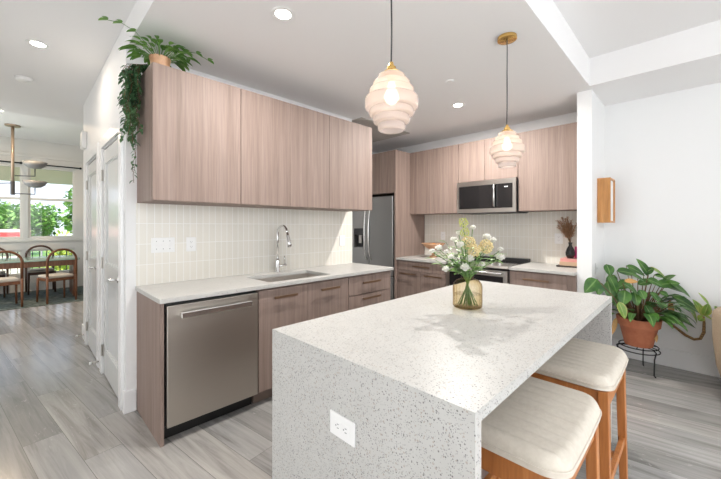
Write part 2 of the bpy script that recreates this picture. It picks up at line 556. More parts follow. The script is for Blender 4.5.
class MB:
    def __init__(s):
        s.v, s.f, s.uv = [], [], {}

    def box(s, x0, x1, y0, y1, z0, z1):
        if x0 > x1: x0, x1 = x1, x0
        if y0 > y1: y0, y1 = y1, y0
        if z0 > z1: z0, z1 = z1, z0
        i = len(s.v)
        s.v += [(x0, y0, z0), (x1, y0, z0), (x1, y1, z0), (x0, y1, z0), (x0, y0, z1), (x1, y0, z1), (x1, y1, z1), (x0, y1, z1)]
        s.f += [tuple(i + k for k in q) for q in ((3, 2, 1, 0), (4, 5, 6, 7), (0, 1, 5, 4), (1, 2, 6, 5), (2, 3, 7, 6), (3, 0, 4, 7))]
        return s

    def beam(s, a, b, w, d, up=(0, 0, 1), w2=None, d2=None):
        """square bar from a to b, tapering from w x d to w2 x d2"""
        a, b = Vector(a), Vector(b)
        t = (b - a).normalized()
        u = Vector(up)
        if abs(t.dot(u)) > 0.95:
            u = Vector((1, 0, 0))
        sx = t.cross(u).normalized()
        sy = sx.cross(t).normalized()
        i = len(s.v)
        for p, ww, dd in ((a, w, d), (b, w2 or w, d2 or d)):
            for q, r in ((-1, -1), (1, -1), (1, 1), (-1, 1)):
                s.v.append(tuple(p + sx * (q * ww / 2) + sy * (r * dd / 2)))
        s.f += [tuple(i + k for k in q) for q in ((3, 2, 1, 0), (4, 5, 6, 7), (0, 1, 5, 4), (1, 2, 6, 5), (2, 3, 7, 6), (3, 0, 4, 7))]
        return s

    def tube(s, pts, r, n=10, cap=True):
        pts = [Vector(p) for p in pts]
        rr = r if isinstance(r, (list, tuple)) else [r] * len(pts)
        prev = None
        base = len(s.v)
        for k, p in enumerate(pts):
            t = (pts[min(k + 1, len(pts) - 1)] - pts[max(k - 1, 0)]).normalized()
            if prev is None:
                u = Vector((0, 0, 1)) if abs(t.z) < 0.9 else Vector((1, 0, 0))
            else:
                u = prev
            a = (u - t * u.dot(t)).normalized()
            prev = a
            b = t.cross(a)
            for j in range(n):
                q = 2 * PI * j / n
                s.v.append(tuple(p + (a * math.cos(q) + b * math.sin(q)) * rr[k]))
        for k in range(len(pts) - 1):
            for j in range(n):
                j2 = (j + 1) % n
                s.f.append((base + k * n + j, base + k * n + j2, base + (k + 1) * n + j2, base + (k + 1) * n + j))
        if cap:
            s.f.append(tuple(base + j for j in reversed(range(n))))
            s.f.append(tuple(base + (len(pts) - 1) * n + j for j in range(n)))
        return s

    def lathe(s, prof, c=(0, 0, 0), n=32, ripple=0.0, lobes=0):
        base = len(s.v)
        for (r, z) in prof:
            for j in range(n):
                q = 2 * PI * j / n
                rr = r * (1 + ripple * math.cos(lobes * q))
                s.v.append((c[0] + rr * math.cos(q), c[1] + rr * math.sin(q), c[2] + z))
        for k in range(len(prof) - 1):
            for j in range(n):
                j2 = (j + 1) % n
                s.f.append((base + k * n + j, base + k * n + j2, base + (k + 1) * n + j2, base + (k + 1) * n + j))
        if prof[0][0] > 1e-6:
            s.f.append(tuple(base + j for j in reversed(range(n))))
        if prof[-1][0] > 1e-6:
            s.f.append(tuple(base + (len(prof) - 1) * n + j for j in range(n)))
        return s

    def shell(s, prof, c=(0, 0, 0), n=32, ripple=0.0, lobes=0):
        base = len(s.v)
        for (r, z) in prof:
            for j in range(n):
                q = 2 * PI * j / n
                rr = r * (1 + ripple * math.cos(lobes * q))
                s.v.append((c[0] + rr * math.cos(q), c[1] + rr * math.sin(q), c[2] + z))
        for k in range(len(prof) - 1):
            for j in range(n):
                j2 = (j + 1) % n
                s.f.append((base + k * n + j, base + k * n + j2, base + (k + 1) * n + j2, base + (k + 1) * n + j))
        return s

    def cyl(s, c, r, h, axis='z', n=24):
        i = len(s.v)
        ax = 'xyz'.index(axis)
        o = [k for k in range(3) if k != ax]
        for e in (0, h):
            for j in range(n):
                q = 2 * PI * j / n
                p = list(c)
                p[ax] += e
                p[o[0]] += r * math.cos(q)
                p[o[1]] += r * math.sin(q)
                s.v.append(tuple(p))
        for j in range(n):
            j2 = (j + 1) % n
            s.f.append((i + j, i + j2, i + n + j2, i + n + j))
        s.f.append(tuple(i + j for j in reversed(range(n))))
        s.f.append(tuple(i + n + j for j in range(n)))
        return s

    def ball(s, c, r, n=12, m=8, sq=(1, 1, 1)):
        i = len(s.v)
        for a in range(m + 1):
            t = PI * a / m
            for j in range(n):
                q = 2 * PI * j / n
                s.v.append((c[0] + sq[0] * r * math.sin(t) * math.cos(q), c[1] + sq[1] * r * math.sin(t) * math.sin(q), c[2] + sq[2] * r * math.cos(t)))
        for a in range(m):
            for j in range(n):
                j2 = (j + 1) % n
                s.f.append((i + a * n + j, i + (a + 1) * n + j, i + (a + 1) * n + j2, i + a * n + j2))
        return s

    def prism(s, poly, axis, a, b):
        """poly in the two other axes, extruded along axis from a to b"""
        ax = 'xyz'.index(axis)
        o = [k for k in range(3) if k != ax]
        i = len(s.v)
        n = len(poly)
        for e in (a, b):
            for (p, q) in poly:
                w = [0, 0, 0]
                w[ax] = e
                w[o[0]] = p
                w[o[1]] = q
                s.v.append(tuple(w))
        s.f.append(tuple(i + j for j in reversed(range(n))))
        s.f.append(tuple(i + n + j for j in range(n)))
        for j in range(n):
            j2 = (j + 1) % n
            s.f.append((i + j, i + j2, i + n + j2, i + n + j))
        return s

    def leaf(s, base, d, up, L, W, droop=0.5, fold=0.25, seg=6, tip=1.0, twist=0.0):
        p = Vector(base)
        d = Vector(d).normalized()
        up = Vector(up)
        side = d.cross(up)
        if side.length < 1e-3:
            side = Vector((1, 0, 0))
        side.normalize()
        if twist:
            side = Matrix.Rotation(twist, 3, d) @ side
        i = len(s.v)
        axis = side.copy()
        for k in range(seg + 1):
            t = k / seg
            w = W * 0.5 * (math.sin(PI * min(1, t ** 0.75)) ** 0.8 if 0 < t < 1 else 0.02) * (1 if t < 0.6 else tip)
            nn = side.cross(d).normalized()
            for e in (-1, 0, 1):
                s.v.append(tuple(p + side * (e * w) + nn * (abs(e) * w * fold)))
            p = p + d * (L / seg)
            d = (Matrix.Rotation(-droop / seg, 3, axis) @ d).normalized()
        for k in range(seg):
            for e in (0, 1):
                q = (i + k * 3 + e, i + k * 3 + e + 1, i + (k + 1) * 3 + e + 1, i + (k + 1) * 3 + e)
                s.uv[len(s.f)] = ((e * 0.5, k / seg), (e * 0.5 + 0.5, k / seg), (e * 0.5 + 0.5, (k + 1) / seg), (e * 0.5, (k + 1) / seg))
                s.f.append(q)
        return s

    def add_if(s, other, ok):
        if not all(ok(v) for v in other.v):
            return False
        i, j = len(s.v), len(s.f)
        s.v += other.v
        for k, uv in other.uv.items():
            s.uv[j + k] = uv
        s.f += [tuple(i + q for q in f) for f in other.f]
        return True

    def build(s, name, m, parent=None, bevel=0.0, smooth=False, seg=2, loc=None, subsurf=0, auto=None):
        me = bpy.data.meshes.new(name)
        me.from_pydata(s.v, [], s.f)
        if s.uv:
            uvl = me.uv_layers.new(name='UVMap')
            for pi, p in enumerate(me.polygons):
                if pi in s.uv:
                    for li, c in zip(p.loop_indices, s.uv[pi]):
                        uvl.data[li].uv = c
        me.materials.append(M[m] if isinstance(m, str) else m)
        if smooth or auto:
            for p in me.polygons:
                p.use_smooth = True
        me.update()
        if auto:
            try:
                me.set_sharp_from_angle(angle=math.radians(auto))
            except Exception:
                pass
        o = bpy.data.objects.new(name, me)
        COL.objects.link(o)
        if loc:
            o.location = loc
        if parent:
            o.parent = parent
        if bevel:
            b = o.modifiers.new('bevel', 'BEVEL')
            b.width = bevel
            b.segments = seg
            b.limit_method = 'ANGLE'
        if subsurf:
            b = o.modifiers.new('subd', 'SUBSURF')
            b.levels = b.render_levels = subsurf
        return o


def B(*a):
    return MB().box(*a)


def tag(o, label, cat, group=None, kind=None):
    o['label'] = label
    o['category'] = cat
    if group:
        o['group'] = group
    if kind:
        o['kind'] = kind
    return o


def thing(name, label, cat, loc=(0, 0, 0), rotz=0.0, group=None):
    o = bpy.data.objects.new(name, None)
    o.empty_display_size = 0.1
    o.location = loc
    o.rotation_euler = (0, 0, rotz)
    COL.objects.link(o)
    return tag(o, label, cat, group)


def struct(name, mb, m, **k):
    o = mb.build(name, m, **k)
    o['kind'] = 'structure'
    return o


def copy_tree(o, parent=None):
    c = o.copy()
    COL.objects.link(c)
    if parent:
        c.parent = parent
    for ch in list(o.children):
        copy_tree(ch, c)
    return c


# ------------------------------------------------------------------ the setting
XW, KC, HC, TC, DC = 4.41, 2.645, 2.84, 2.90, 3.15
YW = 6.9
YT = -2.242                      # face of the tray and of the stub wall
XT = 3.68
DW_ = 0.53                       # hall face of the wall with the doors

struct('floor', B(-1.6, XW, -6, YW, -0.06, 0), 'floor')
struct('ceiling_kitchen', B(DW_, XW, YT, 0, KC, 2.96).box(DW_ + 0.12, XW, 0, 2.4, KC, 2.96), 'ceil')
struct('ceiling_hall', B(-1.6, DW_, -6, 3.4, HC, 2.96).box(DW_, XW, 2.4, 3.4, HC, 2.96), 'ceil')
struct('ceiling_tray', B(DW_, XT, -6, YT, TC, 2.96), 'ceil')
struct('ceiling_soffit', B(XT, XW, -6, YT, KC, 2.96), 'ceil')
struct('ceiling_dining', B(-1.6, XW, 3.34, YW, DC, 3.25).box(-1.6, XW, 3.34, 3.4, 2.96, DC), 'ceil')

struct('wall_sink', B(DW_, 2.80, 0.0, 0.12, 0, KC), 'wall')
struct('wall_doors', B(DW_, DW_ + 0.12, 0.12, 0.15, 0, 2.96).box(DW_, DW_ + 0.12, 0, 0.12, KC, 2.96)
       .box(DW_, DW_ + 0.12, 0.93, 1.21, 0, 2.96).box(DW_, DW_ + 0.12, 1.97, 2.40, 0, 2.96)
       .box(DW_, DW_ + 0.12, 0.15, 0.93, 2.06, 2.96).box(DW_, DW_ + 0.12, 1.21, 1.97, 2.06, 2.96), 'wall')
struct('wall_niche', B(2.68, 2.80, 0.12, 1.03, 0, KC).box(2.68, XW, 1.03, 1.13, 0, KC), 'wall')
struct('wall_pantry', B(DW_ + 0.12, XW, 2.40, 2.50, 0, HC), 'wall')
struct('wall_range', B(XW, XW + 0.12, -6, YW, 0, 3.25), 'wall')
struct('wall_stub', B(3.78, XW, YT, -2.122, 0, KC), 'wall')
struct('wall_back', B(-1.7, XW + 0.12, -6.1, -6.0, 0, 3.0), 'wall')
struct('wall_hall', B(-1.72, -1.6, -6.1, YW, 0, 3.25), 'wall')
ww = MB()
wx = [(-1.6, -1.56), (-0.80, -0.74), (0.0, 0.09), (0.83, XW)]
for a, b in wx:
    ww.box(a, b, YW, YW + 0.14, 0, 3.3)
gaps = [(-1.56, -0.80), (-0.74, 0.0), (0.09, 0.83)]
for a, b in gaps:
    ww.box(a, b, YW, YW + 0.14, 0, 0.34).box(a, b, YW, YW + 0.14, 0.86, 1.10).box(a, b, YW, YW + 0.14, 2.60, 3.3)
struct('wall_window', ww, 'grey_frame')
k = 0
for a, b in gaps:
    k += 1
    for (z0, z1, hung) in ((1.10, 2.60, True), (0.34, 0.86, False)):
        fr = MB()
        w = 0.035
        fr.box(a, a + w, YW + 0.03, YW + 0.09, z0, z1).box(b - w, b, YW + 0.03, YW + 0.09, z0, z1)
        fr.box(a + w, b - w, YW + 0.03, YW + 0.09, z0, z0 + w).box(a + w, b - w, YW + 0.03, YW + 0.09, z1 - w, z1)
        if hung:
            fr.box(a + w, b - w, YW + 0.02, YW + 0.08, 1.895, 1.945)
        o = struct('window_%d' % k, fr, 'grey_frame', bevel=0.003)
        g = B(a + w, b - w, YW + 0.055, YW + 0.061, z0 + w, z1 - w)
        g.build('pane', 'glass', o)
        k += 1 if hung else 0
# header moulding over the windows, sill board
struct('trim_1', B(-1.6, XW - 0.01, YW - 0.03, YW, 2.78, 2.84), 'grey_frame', bevel=0.005)
struct('trim_2', B(-1.6, 0.98, YW - 0.05, YW, 1.03, 1.075), 'grey_frame', bevel=0.005)

# tiled splashbacks
struct('backsplash_sink', B(0.592, 2.798, -0.008, 0, 0.9145, 1.527), 'tile_x')
struct('backsplash_range', B(XW - 0.008, XW, -2.120, 0.043, 0.9145, 1.60), 'tile_y')

# baseboards
struct('baseboard_right', B(XW - 0.016, XW, -6, YT - 0.016, 0, 0.17).box(3.78, XW, YT - 0.016, YT, 0, 0.17), 'trim', bevel=0.004)
struct('baseboard_left', B(DW_ - 0.016, 0.594, -0.016, 0, 0, 0.16).box(DW_ - 0.016, DW_, 0, 0.035, 0, 0.16)
       .box(DW_ - 0.016, DW_, 1.035, 1.125, 0, 0.16).box(DW_ - 0.016, DW_, 2.065, 2.40, 0, 0.16), 'trim', bevel=0.004)


def hall_door(idx, y0, y1, name):
    """panelled white door in the hall wall: y0 = latch side, y1 = hinge side"""
    x = DW_
    t = MB()
    cw = 0.09
    t.box(x - 0.022, x, y0 - cw - 0.012, y0 - 0.012, 0, 2.07)
    t.box(x - 0.022, x, y1 + 0.012, y1 + cw + 0.012, 0, 2.07)
    t.box(x - 0.022, x, y0 - cw - 0.012, y1 + cw + 0.012, 2.07, 2.16)
    t.box(x, x + 0.1, y0 - 0.012, y0 - 0.003, 0, 2.05)
    t.box(x, x + 0.1, y1 + 0.003, y1 + 0.012, 0, 2.05)
    struct('trim_door_%d' % idx, t, 'trim', bevel=0.004)
    d = MB()
    st = 0.105
    xa, xb = x - 0.004, x + 0.034
    d.box(xa, xb, y0, y0 + st, 0.012, 2.04).box(xa, xb, y1 - st, y1, 0.012, 2.04)
    for z0, z1 in ((0.012, 0.24), (0.86, 1.02), (1.92, 2.04)):
        d.box(xa, xb, y0 + st, y1 - st, z0, z1)
    for z0, z1 in ((0.24, 0.86), (1.02, 1.92)):
        d.box(xa + 0.013, xb - 0.013, y0 + st, y1 - st, z0, z1)
        b = 0.014
        for q in ((y0 + st, y0 + st + b, z0, z1), (y1 - st - b, y1 - st, z0, z1), (y0 + st + b, y1 - st - b, z0, z0 + b), (y0 + st + b, y1 - st - b, z1 - b, z1)):
            d.box(xa + 0.006, xa + 0.014, *q)
    o = struct('door_%d' % idx, d, 'door', bevel=0.002)
    for z in (0.22, 1.02, 1.82):
        h = MB().cyl((xa - 0.012, y1 + 0.002, z - 0.05), 0.007, 0.10).box(xa - 0.006, xa - 0.0005, y1 - 0.03, y1 + 0.002, z - 0.05, z + 0.05)
        h.build('hinge', 'steel', o)
    yh = y0 + 0.06
    h = MB().cyl((xa - 0.0125, yh, 0.945), 0.026, 0.012, 'x').cyl((xa - 0.055, yh, 0.945), 0.010, 0.045, 'x')
    h.tube([(xa - 0.052, yh - 0.008, 0.945), (xa - 0.054, yh + 0.05, 0.945), (xa - 0.050, yh + 0.115, 0.943)], 0.0085)
    h.build('handle', 'chrome', o, smooth=True)
    return o


hall_door(1, 0.16, 0.92, 'near')
hall_door(2, 1.22, 1.96, 'far')
for y, lab in ((1.09, 'small white spring door stop low on the wall between the two hall doors'),
               (2.20, 'small white spring door stop low on the wall beyond the far hall door')):
    r = thing('door_stop', lab, 'door stop', (DW_ - 0.016, y, 0.07))
    MB().tube([(0.0, 0, 0), (-0.055, 0, 0)], 0.006).build('spring', 'steel', r, smooth=True)
    MB().cyl((-0.073, 0, 0), 0.011, 0.018, 'x', 14).build('tip', 'plate', r, smooth=True)

# ------------------------------------------------------------------ cabinets on the sink wall


def pull(o, p0, p1, out, r=0.006):
    """flat bar pull from p0 to p1 standing off along out, a sub-part of a door or drawer"""
    p0, p1, out = Vector(p0), Vector(p1), Vector(out)
    d = (p1 - p0).normalized()
    mb = MB().beam(p0 + out * 0.027, p1 + out * 0.027, 0.012, 0.019, (0, 0, 1))
    for e in (p0 + d * 0.02, p1 - d * 0.02):
        mb.beam(e + out * 0.0005, e + out * 0.022, 0.010, 0.010)
    return mb.build('handle', 'bronze', o, bevel=0.0015)


def cab_x(name, label, cat, x0, x1, z0, z1, yf, yb, doors, pulls=None, kick=False, frontname='door', toe=0.10, group=None, open_top=None):
    """cabinet whose front faces -Y; doors = list of (x0, x1, z0, z1)"""
    r = thing(name, label, cat, ((x0 + x1) / 2, (yf + yb) / 2, 0.0 if kick else z0), group=group)
    ox, oy, oz = r.location
    zb = toe + 0.002 if kick else z0
    bd = MB()
    if open_top:
        bd.box(x0 - ox, x1 - ox, yf + 0.021 - oy, yb - oy, zb - oz, open_top - oz).box(x0 - ox, x1 - ox, yf + 0.021 - oy, yf + 0.036 - oy, open_top - oz, z1 - oz)
        for q0, q1 in ((x0, x0 + 0.018), (x1 - 0.018, x1)):
            bd.box(q0 - ox, q1 - ox, yf + 0.036 - oy, yb - oy, open_top - oz, z1 - oz)
    else:
        bd.box(x0 - ox, x1 - ox, yf + 0.021 - oy, yb - oy, zb - oz, z1 - oz)
    bd.build('body', 'wood', r)
    if kick:
        MB().box(x0 - ox, x1 - ox, yf + 0.075 - oy, yb - oy, 0, toe).build('kick_board', 'carcass', r)
    for i, q in enumerate(doors):
        nm = frontname if isinstance(frontname, str) else frontname[i]
        dd = MB().box(q[0] + 0.0015 - ox, q[1] - 0.0015 - ox, yf - oy, yf + 0.0185 - oy, q[2] - oz, q[3] - oz).build(nm, 'wood', r, bevel=0.0012)
        if pulls and pulls[i]:
            cx, hw, z = pulls[i]
            pull(dd, (cx - hw - ox, yf - oy, z - oz), (cx + hw - ox, yf - oy, z - oz), (0, -1, 0))
    return r


def cab_y(name, label, cat, y0, y1, z0, z1, xf, xb, doors, pulls=None, kick=False, frontname='door', toe=0.10, group=None):
    """cabinet whose front faces -X; doors = list of (y0, y1, z0, z1)"""
    r = thing(name, label, cat, ((xf + xb) / 2, (y0 + y1) / 2, 0.0 if kick else z0), group=group)
    ox, oy, oz = r.location
    zb = toe + 0.002 if kick else z0
    MB().box(xf + 0.021 - ox, xb - ox, y0 - oy, y1 - oy, zb - oz, z1 - oz).build('body', 'wood', r)
    if kick:
        MB().box(xf + 0.075 - ox, xb - ox, y0 - oy, y1 - oy, 0, toe).build('kick_board', 'carcass', r)
    for i, q in enumerate(doors):
        nm = frontname if isinstance(frontname, str) else frontname[i]
        dd = MB().box(xf - ox, xf + 0.0185 - ox, q[0] + 0.0015 - oy, q[1] - 0.0015 - oy, q[2] - oz, q[3] - oz).build(nm, 'wood', r, bevel=0.0012)
        if pulls and pulls[i]:
            cy, hw, z = pulls[i]
            pull(dd, (xf - ox, cy - hw - oy, z - oz), (xf - ox, cy + hw - oy, z - oz), (-1, 0, 0))
    return r


UZ0, UZ1 = 1.527, 2.430
UG = 'wall cabinets over the sink counter'
cab_x('wall_cabinet', 'single door taupe wood wall cabinet at the hall end, under the trailing plant', 'cabinet', 0.598, 1.2005, UZ0, UZ1, -0.421, -0.001,
      [(0.598, 1.2005, UZ0 + 0.002, UZ1)], group=UG)
cab_x('wall_cabinet', 'two door taupe wood wall cabinet above the sink and faucet', 'cabinet', 1.2015, 2.0945, UZ0, UZ1, -0.421, -0.001,
      [(1.2015, 1.649, UZ0 + 0.002, UZ1), (1.649, 2.0945, UZ0 + 0.002, UZ1)], group=UG)
cab_x('wall_cabinet', 'single door taupe wood wall cabinet next to the fridge niche', 'cabinet', 2.0955, 2.706, UZ0, UZ1, -0.421, -0.001,
      [(2.0955, 2.706, UZ0 + 0.002, UZ1)], group=UG)

tag(MB().box(0.596, 0.617, -0.606, -0.0005, 0, 0.883).build('cabinet_end_panel', 'wood', bevel=0.001),
    'tall taupe wood end panel on the hall side of the dishwasher', 'panel')

CF = -0.611
cab_x('base_cabinet', 'two door taupe wood base cabinet under the sink', 'cabinet', 1.247, 2.1695, 0, 0.8825, CF, -0.0005,
      [(1.247, 1.7, 0.106, 0.868), (1.7, 2.1695, 0.106, 0.868)],
      [(1.475, 0.105, 0.803), (1.935, 0.105, 0.803)], kick=True, open_top=0.66)
r = cab_x('base_cabinet', 'two drawer taupe wood base cabinet at the fridge end of the sink counter', 'cabinet', 2.1725, 2.812, 0, 0.8825, CF, -0.0005,
          [(2.1725, 2.775, 0.690, 0.868), (2.1725, 2.775, 0.106, 0.684)],
          [(2.475, 0.125, 0.80), (2.475, 0.125, 0.645)], kick=True, frontname='drawer')

# dishwasher
r = thing('dishwasher', 'stainless steel dishwasher under the sink counter', 'dishwasher', (0.9325, -0.3, 0))
MB().box(-0.3055, 0.3055, -0.285, 0.29, 0.10, 0.8825).build('body', 'black', r)
MB().box(-0.3035, 0.3035, -0.322, -0.287, 0.106, 0.862).build('door', 'steel_dw', r, bevel=0.004)
MB().box(-0.3, 0.3, -0.23, 0.28, 0.0, 0.0995).build('kick_board', 'black', r)
h = MB().beam((-0.235, -0.362, 0.800), (0.235, -0.362, 0.800), 0.022, 0.038)
h.beam((-0.222, -0.323, 0.800), (-0.222, -0.352, 0.800), 0.022, 0.024).beam((0.222, -0.323, 0.800), (0.222, -0.352, 0.800), 0.022, 0.024)
h.build('handle', 'steel_light', r, bevel=0.004)

# counter with a cut-out for the sink
HX0, HX1, HY0, HY1 = 1.37, 2.01, -0.555, -0.165
c = MB()
Z0, Z1 = 0.8835, 0.914
CX0, CX1, CY0, CY1 = 0.585, 2.815, -0.633, -0.0085
for z, fl in ((Z1, False), (Z0, True)):
    i = len(c.v)
    c.v += [(CX0, CY0, z), (CX1, CY0, z), (CX1, CY1, z), (CX0, CY1, z), (HX0, HY0, z), (HX1, HY0, z), (HX1, HY1, z), (HX0, HY1, z)]
    for q in ((0, 1, 5, 4), (1, 2, 6, 5), (2, 3, 7, 6), (3, 0, 4, 7)):
        c.f.append(tuple(i + j for j in (reversed(q) if fl else q)))
for a, b in ((0, 1), (1, 2), (2, 3), (3, 0)):
    c.f.append((8 + a, 8 + b, b, a))
for a, b in ((4, 5), (5, 6), (6, 7), (7, 4)):
    c.f.append((a, b, 8 + b, 8 + a))
tag(c.build('countertop', 'counter', bevel=0.003), 'pale quartz countertop along the sink wall', 'countertop')
s = MB()
t = 0.004
a0, a1, b0, b1, zt, zb = HX0 - 0.012, HX1 + 0.012, HY0 - 0.012, HY1 + 0.012, 0.883, 0.70
s.box(a0, a0 + t, b0, b1, zb, zt).box(a1 - t, a1, b0, b1, zb, zt).box(a0, a1, b0, b0 + t, zb, zt).box(a0, a1, b1 - t, b1, zb, zt).box(a0, a1, b0, b1, zb - t, zb)
so = s.build('kitchen_sink', 'sink')
tag(so, 'stainless undermount sink set into the pale counter', 'sink')
MB().lathe([(0.0, 0.0), (0.042, 0.0), (0.042, 0.004), (0.03, 0.006), (0.0, 0.003)], ((HX0 + HX1) / 2, -0.36, zb + 0.001), 24).build('drain', 'chrome', so, smooth=True)
# faucet
fx, fy = 1.735, -0.075
r = thing('faucet', 'tall chrome gooseneck faucet behind the sink', 'faucet', (fx, fy, 0.9142))
MB().lathe([(0.027, 0), (0.027, 0.006), (0.021, 0.012), (0.0205, 0.11), (0.016, 0.125), (0.0, 0.125)], n=24).build('base', 'chrome', r, smooth=True)
pts = [(0, 0, 0.12), (0, 0, 0.33)]
for q in range(1, 13):
    a = PI * q / 12 * 0.93
    pts.append((0, -0.085 + 0.085 * math.cos(a), 0.36 + 0.085 * math.sin(a)))
MB().tube(pts, 0.0115, 14).build('spout', 'chrome', r, smooth=True)
e = Vector(pts[-1])
dv = (Vector(pts[-1]) - Vector(pts[-2])).normalized()
MB().tube([e, e + dv * 0.03, e + dv * 0.09, e + dv * 0.135], [0.0125, 0.015, 0.0175, 0.022], 16).build('spray_head', 'chrome', r, smooth=True)
MB().tube([(0.018, 0, 0.055), (0.05, 0, 0.058), (0.095, 0.0, 0.06)], [0.013, 0.012, 0.011], 12).tube([(0.085, 0, 0.065), (0.078, 0, 0.12), (0.076, 0.0, 0.15)], [0.006, 0.005, 0.0045], 10).build('lever_handle', 'chrome', r, smooth=True)

# ------------------------------------------------------------------ fridge and the tall units
r = thing('refrigerator', 'dark stainless french door refrigerator in the niche', 'refrigerator', (4.02, 0.53, 0))
ox, oy = 4.02, 0.53
MB().box(3.745 - ox, 4.38 - ox, 0.082 - oy, 0.978 - oy, 0.02, 1.775).build('body', 'dark', r, bevel=0.004)
XD = 3.665
dr = MB().box(XD - ox, 3.742 - ox, 0.081 - oy, 0.527 - oy, 0.645, 1.785).build('right_door', 'fridge', r, bevel=0.012, seg=3)
# left door around the dispenser recess
dl = MB()
y0, y1 = 0.533, 0.979
ra, rb, rz0, rz1 = 0.655, 0.855, 1.03, 1.32
dl.box(XD - ox, 3.742 - ox, y0 - oy, ra - oy, 0.645, 1.785).box(XD - ox, 3.742 - ox, rb - oy, y1 - oy, 0.645, 1.785)
dl.box(XD - ox, 3.742 - ox, ra - oy, rb - oy, 0.645, rz0).box(XD - ox, 3.742 - ox, ra - oy, rb - oy, rz1, 1.785)
dl = dl.build('left_door', 'fridge', r)
dp = MB().box(3.73 - ox, 3.741 - ox, ra + 0.001 - oy, rb - 0.001 - oy, rz0 + 0.001, rz1 - 0.001).build('dispenser', 'black', dl)
MB().box(XD + 0.001 - ox, 3.729 - ox, ra + 0.003 - oy, rb - 0.003 - oy, 1.215, rz1 - 0.003).build('control_panel', 'dark', dl)
MB().box(3.70 - ox, 3.728 - ox, 0.725 - oy, 0.785 - oy, 1.09, 1.213).build('paddle', 'steel', dl, bevel=0.003)
for yh, par in ((0.487, dr), (0.573, dl)):
    pts = []
    for q in range(0, 13):
        u = q / 12
        pts.append((XD - 0.014 - 0.055 * math.sin(PI * u) ** 0.6 - ox, yh - oy, 0.86 + 0.80 * u))
    MB().tube([(XD - 0.0005 - ox, yh - oy, 0.86)] + pts + [(XD - 0.0005 - ox, yh - oy, 1.66)], 0.012, 12).build('handle', 'steel_light', par, smooth=True)
fz = MB().box(XD - ox, 3.742 - ox, 0.081 - oy, 0.979 - oy, 0.06, 0.638).build('freezer_drawer', 'fridge', r, bevel=0.012, seg=3)
MB().tube([(XD - 0.001 - ox, 0.15 - oy, 0.56), (XD - 0.05 - ox, 0.17 - oy, 0.56), (XD - 0.05 - ox, 0.89 - oy, 0.56), (XD - 0.001 - ox, 0.91 - oy, 0.56)], 0.011, 12).build('handle', 'steel_light', fz, smooth=True)
for yy in (0.12, 0.94):
    MB().cyl((4.0 - ox, yy - oy, 0), 0.02, 0.0195).build('foot', 'black', r)

tag(MB().box(3.692, XW - 0.0005, 0.046, 0.071, 0, UZ1).build('tall_panel', 'wood', bevel=0.001),
    'floor to top taupe wood panel between the fridge and the range counter', 'panel')
cab_y('fridge_cabinet', 'deep two door taupe wood cabinet over the refrigerator', 'cabinet', 0.0725, 1.028, 1.825, UZ1, 3.70, XW - 0.0005,
      [(0.0725, 0.55, 1.828, UZ1), (0.55, 1.028, 1.828, UZ1)])

# ------------------------------------------------------------------ range wall
XU = 4.032
RG = 'wall cabinets on the range wall'
cab_y('wall_cabinet', 'two door taupe wood wall cabinet left of the microwave', 'cabinet', -0.7295, 0.0445, UZ0, UZ1, XU, XW - 0.0005,
      [(-0.336, 0.0445, UZ0 + 0.002, UZ1), (-0.7295, -0.336, UZ0 + 0.002, UZ1)], group=RG)
cab_y('wall_cabinet', 'short two door taupe wood wall cabinet above the microwave', 'cabinet', -1.4815, -0.7325, 1.918, UZ1, XU, XW - 0.0005,
      [(-1.084, -0.7325, 1.920, UZ1), (-1.4815, -1.084, 1.920, UZ1)], group=RG)
cab_y('wall_cabinet', 'taupe wood wall cabinet right of the microwave above the pampas grass', 'cabinet', -2.1205, -1.4845, UZ0, UZ1, XU, XW - 0.0005,
      [(-2.1205, -1.4845, UZ0 + 0.002, UZ1)], group=RG)

# microwave
r = thing('microwave', 'stainless over the range microwave with black glass door', 'microwave', (4.2, -1.105, 1.513))
ox, oy, oz = r.location
MB().box(4.012 - ox, 4.40 - ox, -1.476 - oy, -0.736 - oy, 0.006, 0.400).build('body', 'dark', r, bevel=0.003)
XM = 3.985
f = MB()
f.box(XM - ox, 4.011 - ox, -1.476 - oy, -0.736 - oy, 0.345, 0.400).box(XM - ox, 4.011 - ox, -1.476 - oy, -0.736 - oy, 0.008, 0.058)
f.box(XM - ox, 4.011 - ox, -0.765 - oy, -0.736 - oy, 0.058, 0.345).box(XM - ox, 4.011 - ox, -1.476 - oy, -1.440 - oy, 0.058, 0.345)
f.build('front_frame', 'steel', r)
MB().box(XM + 0.003 - ox, 4.011 - ox, -1.245 - oy, -0.766 - oy, 0.059, 0.344).build('door_window', 'blackglass', r)
cp = MB().box(XM + 0.002 - ox, 4.011 - ox, -1.439 - oy, -1.247 - oy, 0.059, 0.344).build('control_panel', 'blackglass', r)
MB().box(XM + 0.0005 - ox, XM + 0.0015 - ox, -1.385 - oy, -1.345 - oy, 0.300, 0.312).build('display', 'plate', cp)
hb = MB().tube([(XM - 0.001 - ox, -1.232 - oy, 0.075), (XM - 0.032 - ox, -1.232 - oy, 0.085), (XM - 0.032 - ox, -1.232 - oy, 0.33), (XM - 0.001 - ox, -1.232 - oy, 0.34)], 0.012, 12)
hb.build('handle', 'steel_light', r, smooth=True)
MB().box(XM + 0.02 - ox, 4.40 - ox, -1.46 - oy, -0.75 - oy, 0, 0.0055).build('vent_plate', 'black', r)

